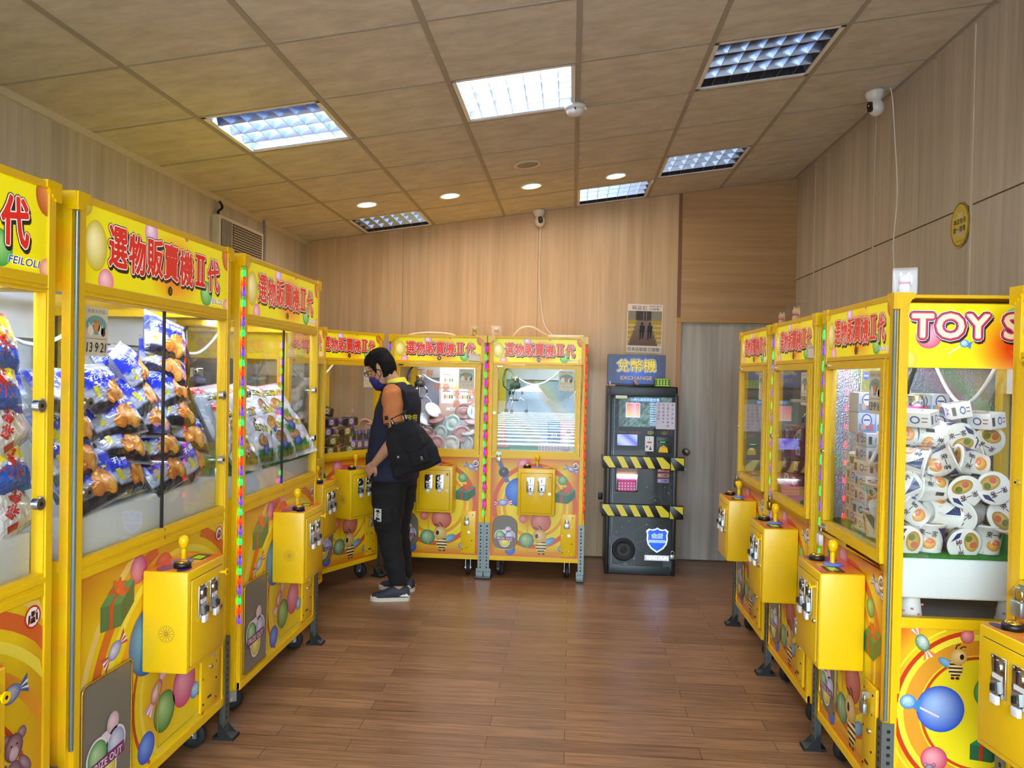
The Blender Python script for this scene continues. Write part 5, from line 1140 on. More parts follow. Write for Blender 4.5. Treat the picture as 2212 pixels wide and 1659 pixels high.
def sideposter(mb):
    a = Art('card'); a.rect(-.06, .06, 0, .20, '#b8b07a', 0); a.rect(-.054, .054, .006, .194, '#8a8a4a', 1); a.disc(.01, .06, .034, '#ece8e4', 2, .055); a.disc(.01, .13, .018, '#d8a888', 3, .022); a.disc(.004, .142, .022, '#8a5a34', 2, .024); a.disc(-.038, .165, .013, '#3a5ab0', 3, .018); a.text('舒潔', -.038, .165, .018, .008, [('#ffffff', .02)], 4)
    mb.v, mb.f, mb.m, mb.c, mb.s, mb.mats = a.v, a.f, a.m, a.c, a.s, a.mats
o = part('poster', None, sideposter, None, MR3 @ T(-.3715 + .03, .21, 1.46) @ RZ(90)); tag(o, 'small poster of a person in a white top behind the picture packs', 'poster')

def f_brown(a): a.line([(-.09, .10), (.09, .10)], .004, '#8a6a50', 1); a.text('P&G', -.04, .15, .07, .03, [('#3a3028', .02)], 1)
deco_box('cardboard_box', MR4 @ T(-.23, .05, .972), .20, .16, .20, '#b08a6a', 'brown cardboard box in the machine cut by the photo edge', f_brown)
for q, (x, yy, z, rx) in enumerate(((-.26, .10, 1.19, 30), (-.16, .13, 1.20, 70), (-.22, .11, 1.28, 60))): make_bowl(MR4 @ T(x, yy, z) @ RX(rx), (1, 4, 1)[q], 'pale lidded bowl on the brown cardboard box, %s of three' % END(q))
# ------------------------------------------------------------------ padlocks
def padlock(M, label, sc=1.0, body='steel'):
    th = thing('padlock', label, 'padlock', M @ SC(sc, sc, sc), 'padlocks')
    part('body', 'plbody' + body, lambda mb: mb.rbox(-.02, .02, -.008, .008, -.066, -.026, body, .004), th)
    part('shackle', 'plshk', lambda mb: mb.tube([(-.013, 0, -.03), (-.013, 0, -.006)] + [(-.013 * math.cos(R(a)), 0, -.006 + .013 * math.sin(R(a))) for a in range(30, 180, 30)] + [(.013, 0, -.006), (.013, 0, -.03)], .003, 'chrome', 8), th)
def hang(Mm, w): return Mm @ T(-(w / 2 - .046 - .003) + .055, -.028, .966 + .013)
padlock(hang(M4, .78), 'steel padlock on the door of the corner bottle machine', body='brass')
padlock(hang(MB2, .78), 'padlock under the glass door of machine number 10', .9)
padlock(hang(MR1, .745), 'brass padlock on the door of the machine by the grey door', 1.1, 'brass')
padlock(hang(MR2, .745), 'brass padlock on the door of the machine with blue picture packs', 1.1, 'brass')
padlock(hang(MR3, .745), 'white faced padlock on the door of the noodle cup machine', 1.15, 'white_plastic')
padlock(hang(MR4, .745), 'combination padlock on the machine cut by the photo edge', 1.2)
def coinhang(Mm, w): return Mm @ T(w / 2 - .046 - .076 - .012, -.024, .477)
padlock(coinhang(MB1, .78), 'padlock on the coin panel of machine number 9')
padlock(coinhang(MB2, .78), 'padlock on the coin panel of machine number 10')
padlock(coinhang(MR2, .745), 'padlock on the coin panel of the machine with blue picture packs')
padlock(coinhang(MR3, .745), 'padlock on the coin panel of the noodle cup machine')
padlock(coinhang(M4, .78), 'padlock on the coin panel of the corner bottle machine')

# ------------------------------------------------------------------ exchange machine
EX, EY, EW, ED, EH = .578, 6.27, .56, .50, 1.525
px2 = lambda px, py: ((px - 1382) / 265.0, 1.6 - (py - 815.0 - (px - 1382) * .012) / 265.0)
pmat('ex_body', '#16191d', .35); pmat('ex_trim', '#2c363c', .4)
ex = thing('exchange_machine', 'tall black coin exchange machine with striped lock bars standing against the back wall', 'exchange machine', T(EX, EY, 0))
part('cabinet', None, lambda mb: (mb.rbox(-EW / 2, EW / 2, .02, ED, .0, EH, 'ex_body', .006), mb.rbox(-EW / 2 + .02, EW / 2 - .02, -.012, .03, EH - .075, EH - .008, 'ex_trim', .004), mb.rbox(-EW / 2 + .03, EW / 2 - .03, -.004, .03, .005, .075, 'ex_trim', .004), mb.rbox(-EW / 2 - .002, -EW / 2 + .028, -.008, .04, 0, EH - .07, 'ex_body', .003), mb.rbox(EW / 2 - .028, EW / 2 + .002, -.008, .04, 0, EH - .07, 'ex_body', .003)), ex)
def front(a):
    a.rect(-.255, .255, .075, EH - .075, '#20262c', 0)
    L = lambda pts, w_, c, l: a.line([px2(*p) for p in pts], w_, c, l)
    L([(1322, 848), (1452, 850), (1450, 985)], .004, '#9ab4c0', 2); L([(1322, 848), (1321, 1218), (1400, 1221)], .004, '#8aa8c0', 2); L([(1413, 1222), (1450, 1223), (1452, 1100)], .004, '#8ab0d0', 2)
    for pts in ([(1368, 1146), (1396, 1130), (1412, 1140)], [(1368, 1146), (1368, 1175), (1395, 1192), (1420, 1180)], [(1395, 1162), (1368, 1175)], [(1370, 1205), (1370, 1222)], [(1320, 1202), (1348, 1222)], [(1452, 1030), (1440, 1050), (1455, 1070)], [(1452, 1020), (1438, 1028)], [(1400, 1075), (1412, 1068), (1426, 1076), (1426, 1090)], [(1330, 1160), (1352, 1154), (1372, 1168)], [(1322, 935), (1338, 915)], [(1320, 905), (1334, 890)], [(1321, 880), (1332, 868)]): L(pts, .0022, '#5a6c78', 2)
    for p, r in (((1395, 1130), .006), ((1358, 1124), .005), ((1343, 1136), .005), ((1331, 1147), .005), ((1370, 1204), .006), ((1363, 1216), .005), ((1394, 1050), .005), ((1440, 1062), .006), ((1412, 1078), .006), ((1418, 1222), .006), ((1432, 1050), .004)): a.disc(*px2(*p), r, '#8a98a2', 3, n=12)
    a.poly([px2(1314, 1172), px2(1330, 1182), px2(1335, 1160), px2(1326, 1153), px2(1314, 1160)], '#3a444c', 2); a.poly([px2(1342, 1226), px2(1362, 1226), px2(1362, 1220), px2(1352, 1212), px2(1342, 1219)], '#5a646c', 2); a.poly([px2(1431, 1230), px2(1452, 1230), px2(1452, 1207), px2(1431, 1207)], '#4a565e', 2)
    x, z = px2(1339, 932.5); a.text('FRAGILE', x, z, .07, .012, [('#8a8420', .01)], 3); x, z = px2(1366, 933); a.text('輕拿輕放', x, z, .10, .014, [('#c03a30', .01)], 3)
    x, z = px2(1351, 1062.5); a.rect(x - .105, x + .105, z - .011, z + .011, '#26301e', 3); a.text('出幣口 請用籃子或袋子接幣', x, z, .195, .012, [('#a8a02a', .005)], 4)
    for px, tx in ((1399, '投幣口'), (1428, '入鈔口')):
        x, z = px2(px, 932); a.text(tx, x, z, .045, .014, [('#c8b82a', .01)], 3); a.poly([(x - .03, z - .008), (x, z - .022), (x + .03, z - .008), (x, z - .014)], '#c8b82a', 3)
    for k_, (c, c2) in enumerate((('#c8767a', '#a8444c'), ('#c88a7a', '#b05a4a'), ('#a890c0', '#7a68a8'))):
        x, z = px2(1428, 1013 + 11.5 * k_); a.rect(x - .046, x + .046, z - .017, z + .017, c, 3); a.disc(x + .02, z, .016, c2, 4, .011); a.rect(x - .04, x - .02, z - .01, z + .01, mix(c, '#ffffff', .4), 4)
    L([(1394, 1072), (1440, 1073), (1440, 1118), (1394, 1117), (1394, 1072)], .003, '#0a0c0e', 4)
fa = Art('matte_print'); front(fa); fp = link('front_panel', fa.mesh('front_panel'), ex, T(0, -.003, 0))
part('front_glass', None, lambda mb: mb.box(-.25, .25, -.0085, -.0055, .08, EH - .078, 'glass_dim'), ex)
s_ = Art('screen_print')
x0, z1 = px2(1331, 857); x1, z0 = px2(1443, 922)
rr_ = random.Random(5)
s_.grid(x0, x1, z0, z1, 26, 16, lambda u, v: mix(mix('#16282a', '#5f7c78', rr_.random()), '#0e1a1c', max(0, .25 - u) * 2.5), 0)
x, z = px2(1386, 863); s_.text('小阿七最新熱歌合集', x, z, .23, .026, [('#3a6af0', .05), ('#9ac0ff', .02)], 2)
for q in range(10):
    x, z = px2(1404, 872 + 5 * q); s_.text('歌曲名單', x, z, .05, .012, [('#a8c4f8', .01)], 2)
xa, za = px2(1347, 900); xb, zb = px2(1375, 871); s_.rect(xa - .004, xb + .004, za - .004, zb + .004, '#c8c8f0', 2); s_.grid(xa, xb, za, zb, 8, 8, lambda u, v: mix(mix('#e85a5a', '#f0b07a', 1 - v), '#b0b0f0', max(0, .6 - abs(u - .6) * 2) * .8), 3)
link('video_screen', s_.mesh('video_screen'), ex, T(0, -.0042, 0))['label'] = 'glowing song list screen'
s_ = Art('screen_print'); xa, za = px2(1329, 961); xb, zb = px2(1371.5, 938); s_.grid(xa, xb, za, zb, 10, 6, lambda u, v: mix('#3a3af0', '#a0a8ff', abs(math.sin(u * 3 + v * 2))), 0)
link('menu_screen', s_.mesh('menu_screen'), ex, T(0, -.0042, 0))['label'] = 'glowing blue menu screen'
def coinp(mb):
    a = Art('print'); xa, za = px2(1388, 973); xb, zb = px2(1406, 941); xc = (xa + xb) / 2
    a.rect(xa, xb, za, zb, '#e6e4e2', 1); a.rect(xc - .017, xc + .018, zb - .055, zb - .042, '#d0442a', 2); a.rect(xa + .008, xa + .022, za + .03, za + .046, '#3a4a7a', 2); a.rect(xc + .0, xc + .018, za + .012, za + .024, '#1a1a1a', 2); a.rect(xc + .005, xc + .012, za + .02, za + .042, '#1a1a1a', 2)
    mb.v, mb.f, mb.m, mb.c, mb.s, mb.mats = a.v, a.f, a.m, a.c, a.s, a.mats
    mb.box(xa, xb, 0, .006, za, zb, 'white'); mb.cyl((xc, -.012, zb - .024), (xc, 0, zb - .024), .017, 'steel', 20); mb.box(xc - .002, xc + .002, -.013, -.011, zb - .036, zb - .012, 'dark')
part('coin_acceptor', None, coinp, ex, T(0, -.013, 0))
def bill(mb):
    xa, za = px2(1411, 976); xb, zb = px2(1442, 942)
    mb.rbox(xa, xb, -.006, .012, za, zb, 'ex_trim', .003); mb.box(xa + .016, xb - .016, -.008, -.004, zb - .05, zb - .032, 'dark'); mb.box(xa + .03, xb - .045, -.0086, -.007, zb - .043, zb - .04, 'led_g')
    mb.prism([(xa + .02, za + .004), (xb - .02, za + .004), (xb - .028, za + .045), (xa + .03, za + .045)], -.009, -.004, 'yellow_gloss', 'y'); mb.prism([(xa + .03, za + .046), (xb - .03, za + .046), ((xa + xb) / 2, za + .062)], -.009, -.004, 'gold_trim', 'y')
part('bill_acceptor', None, bill, ex, T(0, -.012, 0))
# payout window: a lit recess holding a pink basket
xa, za = px2(1328, 1057); xb, zb = px2(1373.5, 1009)
part('payout_tray', None, lambda mb: (mb.box(xa, xb, -.004, -.0035, zb - .055, zb, 'trim_brown'), mb.box(xa - .002, xb + .002, -.09, -.003, za - .004, za, 'ex_trim'), mb.box(xa - .004, xa, -.05, -.003, za, zb, 'ex_body'), mb.box(xb, xb + .004, -.05, -.003, za, zb, 'ex_body'), mb.box(xa, xb, -.0045, -.0035, za, zb - .055, 'white')), ex)
emat('tray_lit', '#f0eaff', 6.0); part('tray_lamp', None, lambda mb: mb.box(xa + .006, xb - .006, -.02, -.01, zb - .06, zb - .056, 'tray_lit'), ex)
def basket(mb, w, d, h, mat):
    t_ = .004
    for y in (0, d - t_): mb.box(-w / 2, w / 2, y, y + t_, 0, h, mat)
    for x in (-w / 2, w / 2 - t_): mb.box(x, x + t_, 0, d, 0, h, mat)
    mb.box(-w / 2, w / 2, 0, d, 0, t_, mat); mb.tube([(-w / 2, 0, h), (w / 2, 0, h), (w / 2, d, h), (-w / 2, d, h)], .004, mat, 6, closed=True)
    nx = max(3, int(w / .022))
    for i in range(nx):
        for j in range(3):
            x = -w / 2 + (i + .5) * w / nx; z = .014 + j * (h - .016) / 3; mb.box(x - .005, x + .005, -.0008, .001, z, z + .011, 'dark' if mat != 'pink' else 'white_plastic')
    for i in range(3):
        for j in range(3):
            y = (i + .5) * d / 3; z = .014 + j * (h - .016) / 3; mb.box(-w / 2 - .0008, -w / 2 + .001, y - .005, y + .005, z, z + .011, 'dark' if mat != 'pink' else 'white_plastic')
pmat('lime', '#a8d83a', .4)
o = part('basket', None, lambda mb: basket(mb, .145, .07, .085, 'pink'), None, T(EX + (xa + xb) / 2 - .004, EY - .082, za + .001)); tag(o, 'pink slotted basket in the lit payout tray of the exchange machine', 'basket')
o = part('basket', None, lambda mb: basket(mb, .12, .09, .062, 'lime'), None, T(.735, EY + .03, EH + .001)); tag(o, 'lime green slotted basket on top of the exchange machine', 'basket')
def bar(mb):
    mb.rbox(-.315, .225, -.035, -.01, -.05, .05, 'ex_body', .003); mb.rbox(.225, .335, -.045, .01, -.058, .048, 'ex_body', .003); mb.box(-.325, -.312, -.03, .06, -.03, .05, 'ex_body')
    a = Art('print'); a.warp = lambda x, z, l: (x, -.0352 - l, z)
    for k_ in range(5):
        x = -.31 + .105 * k_; q = [(x, .045), (x + .052, .045), (x + .10, -.045), (x + .048, -.045)]
        if k_ == 0: q = [(-.31, .045), (-.262, .045), (-.21, -.045), (-.262, -.045), (-.31, .02)]
        if k_ == 4: q = [(x, .045), (x + .052, .045), (.222, -.01), (.222, -.045), (x + .048, -.045)]
        a.poly(q, '#e4d41e', 1)
    a.warp = lambda x, z, l: (x, -.0452 - l, z); a.poly([(.252, .043), (.33, .043), (.33, -.02)], '#e4d41e', 1); a.poly([(.228, .01), (.262, -.054), (.228, -.054)], '#e4d41e', 1)
    o_ = len(mb.v); mb.add(a.v, a.f, 'print', vcol=a.c)
for z in (.914, .524): part('lock_bar', 'lockbar', bar, ex, T(0, 0, z))
x, z = px2(1347, 1185); part('speaker_cone', None, lambda mb: mb.lathe([(0, -.012), (.022, -.014), (.03, -.008), (.05, -.007), (.064, -.014), (.08, -.018), (.092, -.014), (.094, -.004), (0, -.004)], 'rubber', 36, (x, 0, z), 'y'), ex)
sh = Art('glow_print'); x, z = px2(1418, 1162)
half = [(0, .098), (.014, .088), (.034, .082), (.05, .082), (.066, .088), (.09, .068), (.082, .04), (.085, .0), (.076, -.04), (.05, -.075), (0, -.108)]
sp = [(x + a_, z + b_) for a_, b_ in half] + [(x - a_, z + b_) for a_, b_ in half[-2:0:-1]]
sh.add([sh.P(x, z, 1)] + [sh.P(p[0], p[1], 1) for p in sp], [(0, (i + 1) % len(sp) + 1, i + 1) for i in range(len(sp))], 'glow_print', '#dfe8ff')
sh.add([sh.P(x, z, 2)] + [sh.P(x + (p[0] - x) * .86, z + (p[1] - z) * .87, 2) for p in sp], [(0, (i + 1) % len(sp) + 1, i + 1) for i in range(len(sp))], 'glow_print', '#1a5af0')
sh.text('金盾', x, z + .03, .09, .04, [('#b8d0f8', .07), ('#6a90c8', .01)], 3); sh.rect(x - .066, x + .066, z - .026, z - .004, '#b8d0f0', 3); sh.text('EXCHANGE', x, z - .015, .118, .014, [('#5a80b8', .02)], 4)
xk, zk = px2(1418, 1201.5); sh.rect(xk - .098, xk + .098, zk - .022, zk + .022, '#b8bcc8', 1); sh.text('KING DUN', xk + .004, zk, .165, .026, [('#ffffff', .04)], 2)
link('shield_light', sh.mesh('shield_light'), ex, T(0, -.0042, 0))['label'] = 'glowing blue shield badge'
padlock(T(EX + .258, EY - .02, .20), 'padlock at the lower corner of the exchange machine', .9)
padlock(T(EX + .34, EY - .012, .89), 'padlock at the end of the upper striped bar', .55); padlock(T(EX + .34, EY - .012, .51), 'padlock at the end of the lower striped bar', .55)
# sign on top
def exsign(mb):
    a = Art('sign_print'); w, h = .47, .24
    a.grid(-w / 2, w / 2, 0, h, 16, 8, lambda u, v: mix('#2a5ad8', '#141a58', min(1, math.hypot((u - .5) * 1.6, v - .4) * 1.5)))
    a.text('兌幣機', .0, .152, .315, .098, [('#e8f0ff', .085), ('#141a20', .06), ('#e0c43a', .02)], 2); a.text('EXCHANGE', .0, .05, .255, .03, [('#c8a83a', .01)], 2)
    mb.v, mb.f, mb.m, mb.c, mb.s, mb.mats = a.v, a.f, a.m, a.c, a.s, a.mats
    mb.rbox(-w / 2 - .002, w / 2 + .002, .001, .05, -.002, h + .002, 'navy', .004)
sg = part('exchange_sign', None, exsign, None, T(.531, EY + .13, EH + .018)); tag(sg, 'blue exchange sign with gold characters standing on the exchange machine', 'sign')
part('sign_base', None, lambda mb: mb.rbox(-.22, .26, -.03, .10, -.0175, -.002, 'ex_body', .003), sg)
tag(part('clip', None, lambda mb: (mb.rbox(-.012, .012, -.006, .006, 0, .05, 'trim_tan', .002, M=RY(-35)), mb.box(-.01, .03, -.006, .006, -.004, .004, 'black')), None, T(.535, EY + .02, EH + .012)), 'small tan clip leaning on the exchange sign', 'clip')
tag(part('card_holder', None, lambda mb: (mb.box(-.024, .024, 0, .02, 0, .012, 'trim_tan'), mb.box(-.024, -.016, 0, .02, .012, .036, 'trim_pale')), None, T(.332, EY + .03, EH + .001)), 'tiny tan holder at the corner on top of the exchange machine', 'holder')
def sheet(mb):
    a = Art('matte_print'); a.rect(-.076, .076, -.108, .108, '#d9d4e2', 0)
    for c_, t_ in enumerate(('請勿洗幣!', '大量兌幣,專線', '兌幣機補幣,', '切不複決免')):
        for q, ch in enumerate(t_): a.text(ch, .054 - .036 * c_, .088 - (.028 if c_ else .036) * q, .018, .02 if ch not in ',!' else .008, [('#2a3080', .0)], 1)
    for q, ch in enumerate('小店負責人'): a.text(ch, -.068, .02 - .014 * q, .009, .01, [('#2a2a6a', 0)], 1)
    mb.v, mb.f, mb.m, mb.c, mb.s, mb.mats = a.v, a.f, a.m, a.c, a.s, a.mats
    mb.box(-.076, .076, .0002, .001, -.108, .108, 'white')
x, z = px2(1430, 897); tag(part('paper_notice', None, sheet, None, T(EX + x, EY - .0105, z)), 'white handwritten paper taped over the exchange machine screen', 'paper notice')
def sticker(mb):
    a = Art('card'); a.rect(-.046, .046, -.032, .032, '#e8e4d4', 0); a.text('電子支付', 0, .022, .05, .01, [('#8a7a3a', .0)], 1); a.poly([(.046, .032), (.046, .005), (.02, .032)][::-1], '#d8c23a', 1); a.rect(-.046, .046, -.032, -.024, '#a8b04a', 1)
    mb.v, mb.f, mb.m, mb.c, mb.s, mb.mats = a.v, a.f, a.m, a.c, a.s, a.mats
    mb.box(-.046, .046, .0002, .0008, -.032, .032, 'white')
x, z = px2(1336, 853); o = part('pay_sticker', 'paystick', sticker, ex, T(x, -.0095, z)); o['label'] = 'pale payment sticker'
for Mm, rt in ((MB1, B1), (MR2, R2)):
    o = part('pay_sticker', 'paystick', sticker, rt, T(.292, -.0005, 1.728) @ RY(3)); o['label'] = 'pale payment sticker'

# poster, oval sign, power strip, outlet
def poster(mb):
    a = Art('matte_print'); w, h = .305, .425
    a.rect(-w / 2, w / 2, 0, h, '#e4dcd6', 0)
    y0, y1 = .062, .365; iw = w / 2 - .006
    def bg(u, v):
        if v > .72: return '#3a3430' if .22 < u < .68 else '#8a8478'
        e = abs(u - .46); wd = .12 + .34 * (1 - v)
        return mix('#8a7a6e', '#6a5448', 1 - v) if e < wd * .95 else ('#b89a30' if (v * 7) % 1 > .3 else '#c8c0a0')
    a.grid(-iw, iw, y0, y1, 24, 24, bg, 1)
    a.line([(-.012, .29), (-.012, .36)], .005, '#8a8a88', 2); a.line([(.012, .29), (.012, .36)], .005, '#8a8a88', 2)
    for cx, s_ in ((-.022, 1.0), (.045, .92)):
        a.disc(cx, .255, .011 * s_, '#15161c', 3, n=12); a.poly([(cx - .026 * s_, .18), (cx + .022 * s_, .18), (cx + .024 * s_, .235), (cx - .018 * s_, .245)], '#171a26', 3); a.poly([(cx - .02 * s_, .185), (cx - .004, .185), (cx - .008, .118), (cx - .02 * s_, .112)], '#141620', 3); a.poly([(cx + .0, .185), (cx + .018, .185), (cx + .014, .128), (cx + .002, .122)], '#141620', 3)
    a.text('竊盜犯', -.05, .393, .13, .036, [('#262a58', .0)], 2, space=1.1, rot=-2); a.text('2024.08/3', .085, .408, .10, .014, [('#262a58', .0)], 2); a.text('已報警', .08, .383, .085, .02, [('#262a58', .0)], 2)
    a.text('在本店偷錢 已報警!', 0, .03, .285, .034, [('#2a2a4a', .0)], 2, rot=-1)
    mb.v, mb.f, mb.m, mb.c, mb.s, mb.mats = a.v, a.f, a.m, a.c, a.s, a.mats
    mb.box(-w / 2, w / 2, .0002, .001, 0, h, 'white')
tag(part('wall_poster', None, poster, None, T(.625, YB - .0035, 1.815) @ RY(1)), 'white poster with a photo of two dark dressed people on the back wall', 'poster')
def oval(mb):
    a = Art('print'); a.disc(0, 0, .092, '#b8a83a', 0, .113, n=48); a.disc(0, 0, .086, '#3a2a08', 1, .107, n=48); a.disc(0, 0, .082, '#d8c42a', 2, .102, n=48)
    a.poly([(-.02, .06), (.02, .06), (.03, .03), (-.03, .03)], '#d8d2a0', 3); a.poly([(-.035, -.02), (.04, -.02), (.045, -.06), (-.045, -.06)], '#d0caa0', 3)
    a.text('本店免用', 0, .018, .118, .028, [('#151208', .02)], 4); a.text('統一發票', 0, -.022, .118, .028, [('#151208', .02)], 4); a.line([(-.04, -.08), (.04, -.08)], .005, '#a8922a', 3)
    mb.v, mb.f, mb.m, mb.c, mb.s, mb.mats = a.v, a.f, a.m, a.c, a.s, a.mats
    mb.cyl((0, .0003, 0), (0, .004, 0), .092, 'gold_trim', 48, M=SC(1, 1, .113 / .092))
tag(part('wall_sign', None, oval, None, T(XR - .0085, 3.99, 2.387) @ RZ(-90)), 'yellow oval tax notice plate on the panelled wall', 'sign')
st = thing('power_strip', 'white power strip lying on top of machine number 10', 'power strip', T(-.045, 6.38, 1.9), None)
part('body', None, lambda mb: mb.rbox(-.16, .14, -.03, .03, 0, .036, 'white_plastic', .006), st)
part('screw', None, lambda mb: [mb.cyl((x, -.0312, .028), (x, -.03, .028), .004, 'steel', 8) for x in (-.13, .0, .125)], st)
cable('cable', 'thick cream cable looping over the top of machine number 10', [(-.205, 6.35, 1.925), (-.25, 6.30, 1.95), (-.33, 6.25, 1.99), (-.41, 6.25, 1.985), (-.46, 6.28, 1.945), (-.49, 6.31, 1.906)], .008, 'white_plastic')
cable('cable', 'cream cable lying along the top of machine number 9', [(-1.36, 6.3, 1.909), (-1.3, 6.28, 1.925), (-1.15, 6.26, 1.935), (-1.0, 6.27, 1.925), (-.96, 6.3, 1.909)], .007, 'white_plastic')
ou = MB(); ou.rbox(-.02, .02, -.012, 0, -.03, .03, 'black', .003); tag(link('wall_outlet', ou.mesh('wall_outlet'), None, T(.272, YB - .0005, .545)), 'small black outlet box on the back wall beside the exchange machine', 'outlet')
# boxed waving-cat figures on the machine tops
def catbox(M, col, label, s_=1.0):
    th = thing('cat_figure', label, 'figure', M @ SC(s_, s_, s_), 'cat figures in clear boxes')
    bd = part('body', 'catb' + col, lambda mb: (mb.ball((0, 0, .022), (.019, .017, .022), col, 16, 10), mb.ball((0, -.002, .052), (.018, .016, .016), col, 16, 10), mb.prism([(-.016, .06), (-.004, .066), (-.013, .076)], -.004, .002, col, 'y'), mb.prism([(.016, .06), (.004, .066), (.013, .076)][::-1], -.004, .002, col, 'y'), mb.ball((.02, -.004, .05), (.005, .005, .018), col, 8, 6), mb.ball((-.014, -.012, .006), (.009, .01, .006), col, 8, 6), mb.ball((.012, -.012, .006), (.009, .01, .006), col, 8, 6)), th)
    part('collar', 'catc', lambda mb: mb.lathe([(.0125, .0355), (.0165, .0375), (.0165, .0395), (.0125, .0405)], 'pink', 16), bd)
    part('case', 'catcase', lambda mb: mb.box(-.036, .036, -.03, .03, 0, .085, 'clear_plastic'), th)
pmat('cat_gold', '#c8a85a', .3, .4); pmat('cat_cream', '#d8b48a', .4)
catbox(T(-.775, 6.05, 1.9), 'cat_gold', 'tiny gold cat figure in a clear box on machine number 9'); catbox(T(-.60, 6.05, 1.9), 'cat_cream', 'tiny cream cat figure in a clear box on machine number 10')
catbox(MR3 @ T(.33, .045, 1.9) @ RZ(70), 'white_plastic', 'white cat figure in a clear box on the noodle cup machine', 1.05)
catbox(MR2 @ T(-.30, .10, 1.9) @ RZ(30), 'cat_cream', 'cream cat figure in a clear box on the picture pack machine', 1.25); catbox(MR1 @ T(.25, .10, 1.9) @ RZ(30), 'cat_cream', 'cream cat figure in a clear box on the machine by the grey door', 1.15)
# ------------------------------------------------------------------ the person
pmat('skin', '#b98a6c', .55); pmat('hair', '#080708', .75, spec=.25, bump=.6, bscale=220); pmat('vest', '#141a30', .85, bump=.25, bscale=160); pmat('tee', '#b8703c', .85, bump=.2, bscale=140); pmat('collar', '#d8d23a', .8)
pmat('trousers', '#0d0d0f', .9, bump=.3, bscale=120); pmat('shoe', '#2c2f3c', .7); pmat('sole', '#cfc8b4', .6); pmat('mask_blue', '#2b2770', .8); pmat('bag', '#0d0e12', .9, bump=.3, bscale=150); pmat('frames', '#0a0a0b', .3); pmat('eye_white', '#e8e4de', .3)
BP = Vector((-1.255, 5.43, 0)); FV = Vector((-.975, .22, 0)).normalized(); LV = Vector((-FV.y, FV.x, 0))
def Pp(s, t, z): return BP + FV * s + LV * t + Vector((0, 0, z))
MP = Matrix(((FV.x, LV.x, 0, BP.x), (FV.y, LV.y, 0, BP.y), (0, 0, 1, 0), (0, 0, 0, 1)))   # local: x ahead, y to the person's own side, z up
def loft(mb, rings, mat, n=22, M=None, cap=True, p=2.0, smooth=True):
    """rings: (centre, a along x, b along y, pitch degrees about y)"""
    vs = []
    for c, a, b, pt in rings:
        Q = T(*c) @ RY(pt)
        for j in range(n):
            th_ = 2 * PI * j / n; ct, st_ = math.cos(th_), math.sin(th_)
            e = 2.0 / p; x = a * math.copysign(abs(ct) ** e, ct); y = b * math.copysign(abs(st_) ** e, st_); vs.append(Q @ Vector((x, y, 0)))
    k = len(rings); fs = [(i * n + j, i * n + (j + 1) % n, (i + 1) * n + (j + 1) % n, (i + 1) * n + j) for i in range(k - 1) for j in range(n)]
    if cap: fs += [tuple(range(n))[::-1], tuple(range((k - 1) * n, k * n))]
    return mb.add(vs, fs, mat, smooth=smooth, M=M)
def fuse(mb, name, voxel, smooth=4, sub=0):
    """join overlapping closed shells into one continuous surface"""
    me = mb.mesh(name); o = bpy.data.objects.new(name, me); COL.objects.link(o)
    rm = o.modifiers.new('r', 'REMESH'); rm.mode = 'VOXEL'; rm.voxel_size = voxel
    sm = o.modifiers.new('s', 'SMOOTH'); sm.iterations = smooth; sm.factor = .5
    dg = bpy.context.evaluated_depsgraph_get(); out = bpy.data.meshes.new_from_object(o.evaluated_get(dg))
    out.name = name; bpy.data.objects.remove(o); bpy.data.meshes.remove(me)
    out.polygons.foreach_set('use_smooth', [True] * len(out.polygons))
    if not out.materials: out.materials.append(MAT[mb.mats[0]])
    return out
person = thing('person', 'person in navy vest and orange sleeves with black bag, looking into a machine', 'person', MP)
# head frame: tipped forward, turned a little towards the machine
HM = T(.108, 0, 1.612) @ RZ(4) @ RY(20)
HEAD = [(-.122, .030, .072, .030), (-.112, .008, .086, .044), (-.095, -.018, .092, .054), (-.06, -.055, .094, .063), (-.02, -.078, .096, .069), (.02, -.092, .096, .073), (.05, -.096, .096, .074), (.08, -.092, .088, .070), (.105, -.078, .068, .058), (.122, -.050, .040, .038), (.130, -.02, .012, .014)]
def head_rings(g=0.0, z0=-9, z1=9, lim=None):
    out = []
    for z, b_, f_, w_ in HEAD:
        if not z0 <= z <= z1: continue
        f2 = f_ if lim is None else min(f_, lim(z)); out.append((((f2 + b_ - (g if lim else 0)) / 2 + 0, 0, z + (g * .8 if z > .09 else 0)), (f2 - b_) / 2 + g * (.5 if lim else 1), w_ + g, 0))
    return out
def hand(mb, M, curl, mat='skin', sd=1):
    """palm with four bent fingers and a thumb from its side; +x runs to the fingertips, +y to the thumb"""
    loft(mb, [((-.01, 0, 0), .016, .026, 90), ((.02, 0, 0), .017, .034, 90), ((.055, 0, 0), .016, .041, 90), ((.082, 0, -.002), .013, .040, 90), ((.09, 0, -.003), .007, .034, 90)], mat, 14, M, p=2.4)
    for q, (y, ln, cl) in enumerate(((.034, .072, .8), (.0115, .08, 1.0), (-.0115, .074, 1.12), (-.034, .058, 1.25))):
        p = Vector((.078, sd * y, 0)); a_ = 0; pts = [p.copy()]
        for seg, (fr, bend) in enumerate(((.42, .75), (.32, 1.1), (.26, .7))):
            a_ += R(curl * cl * bend); p = p + Vector((math.cos(a_), 0, -math.sin(a_))) * ln * fr * 1.05; pts.append(p.copy())
        mb.tube(pts, [.0092, .0086, .008, .0062], mat, 10, M=M)
    mb.tube([(.012, sd * .026, -.004), (.034, sd * .048, -.012), (.056, sd * .052, -.026), (.074, sd * .042, -.036)], [.013, .0118, .0102, .0075], mat, 10, M=M)
bd = MB()
loft(bd, head_rings(), 'skin', 24, HM)
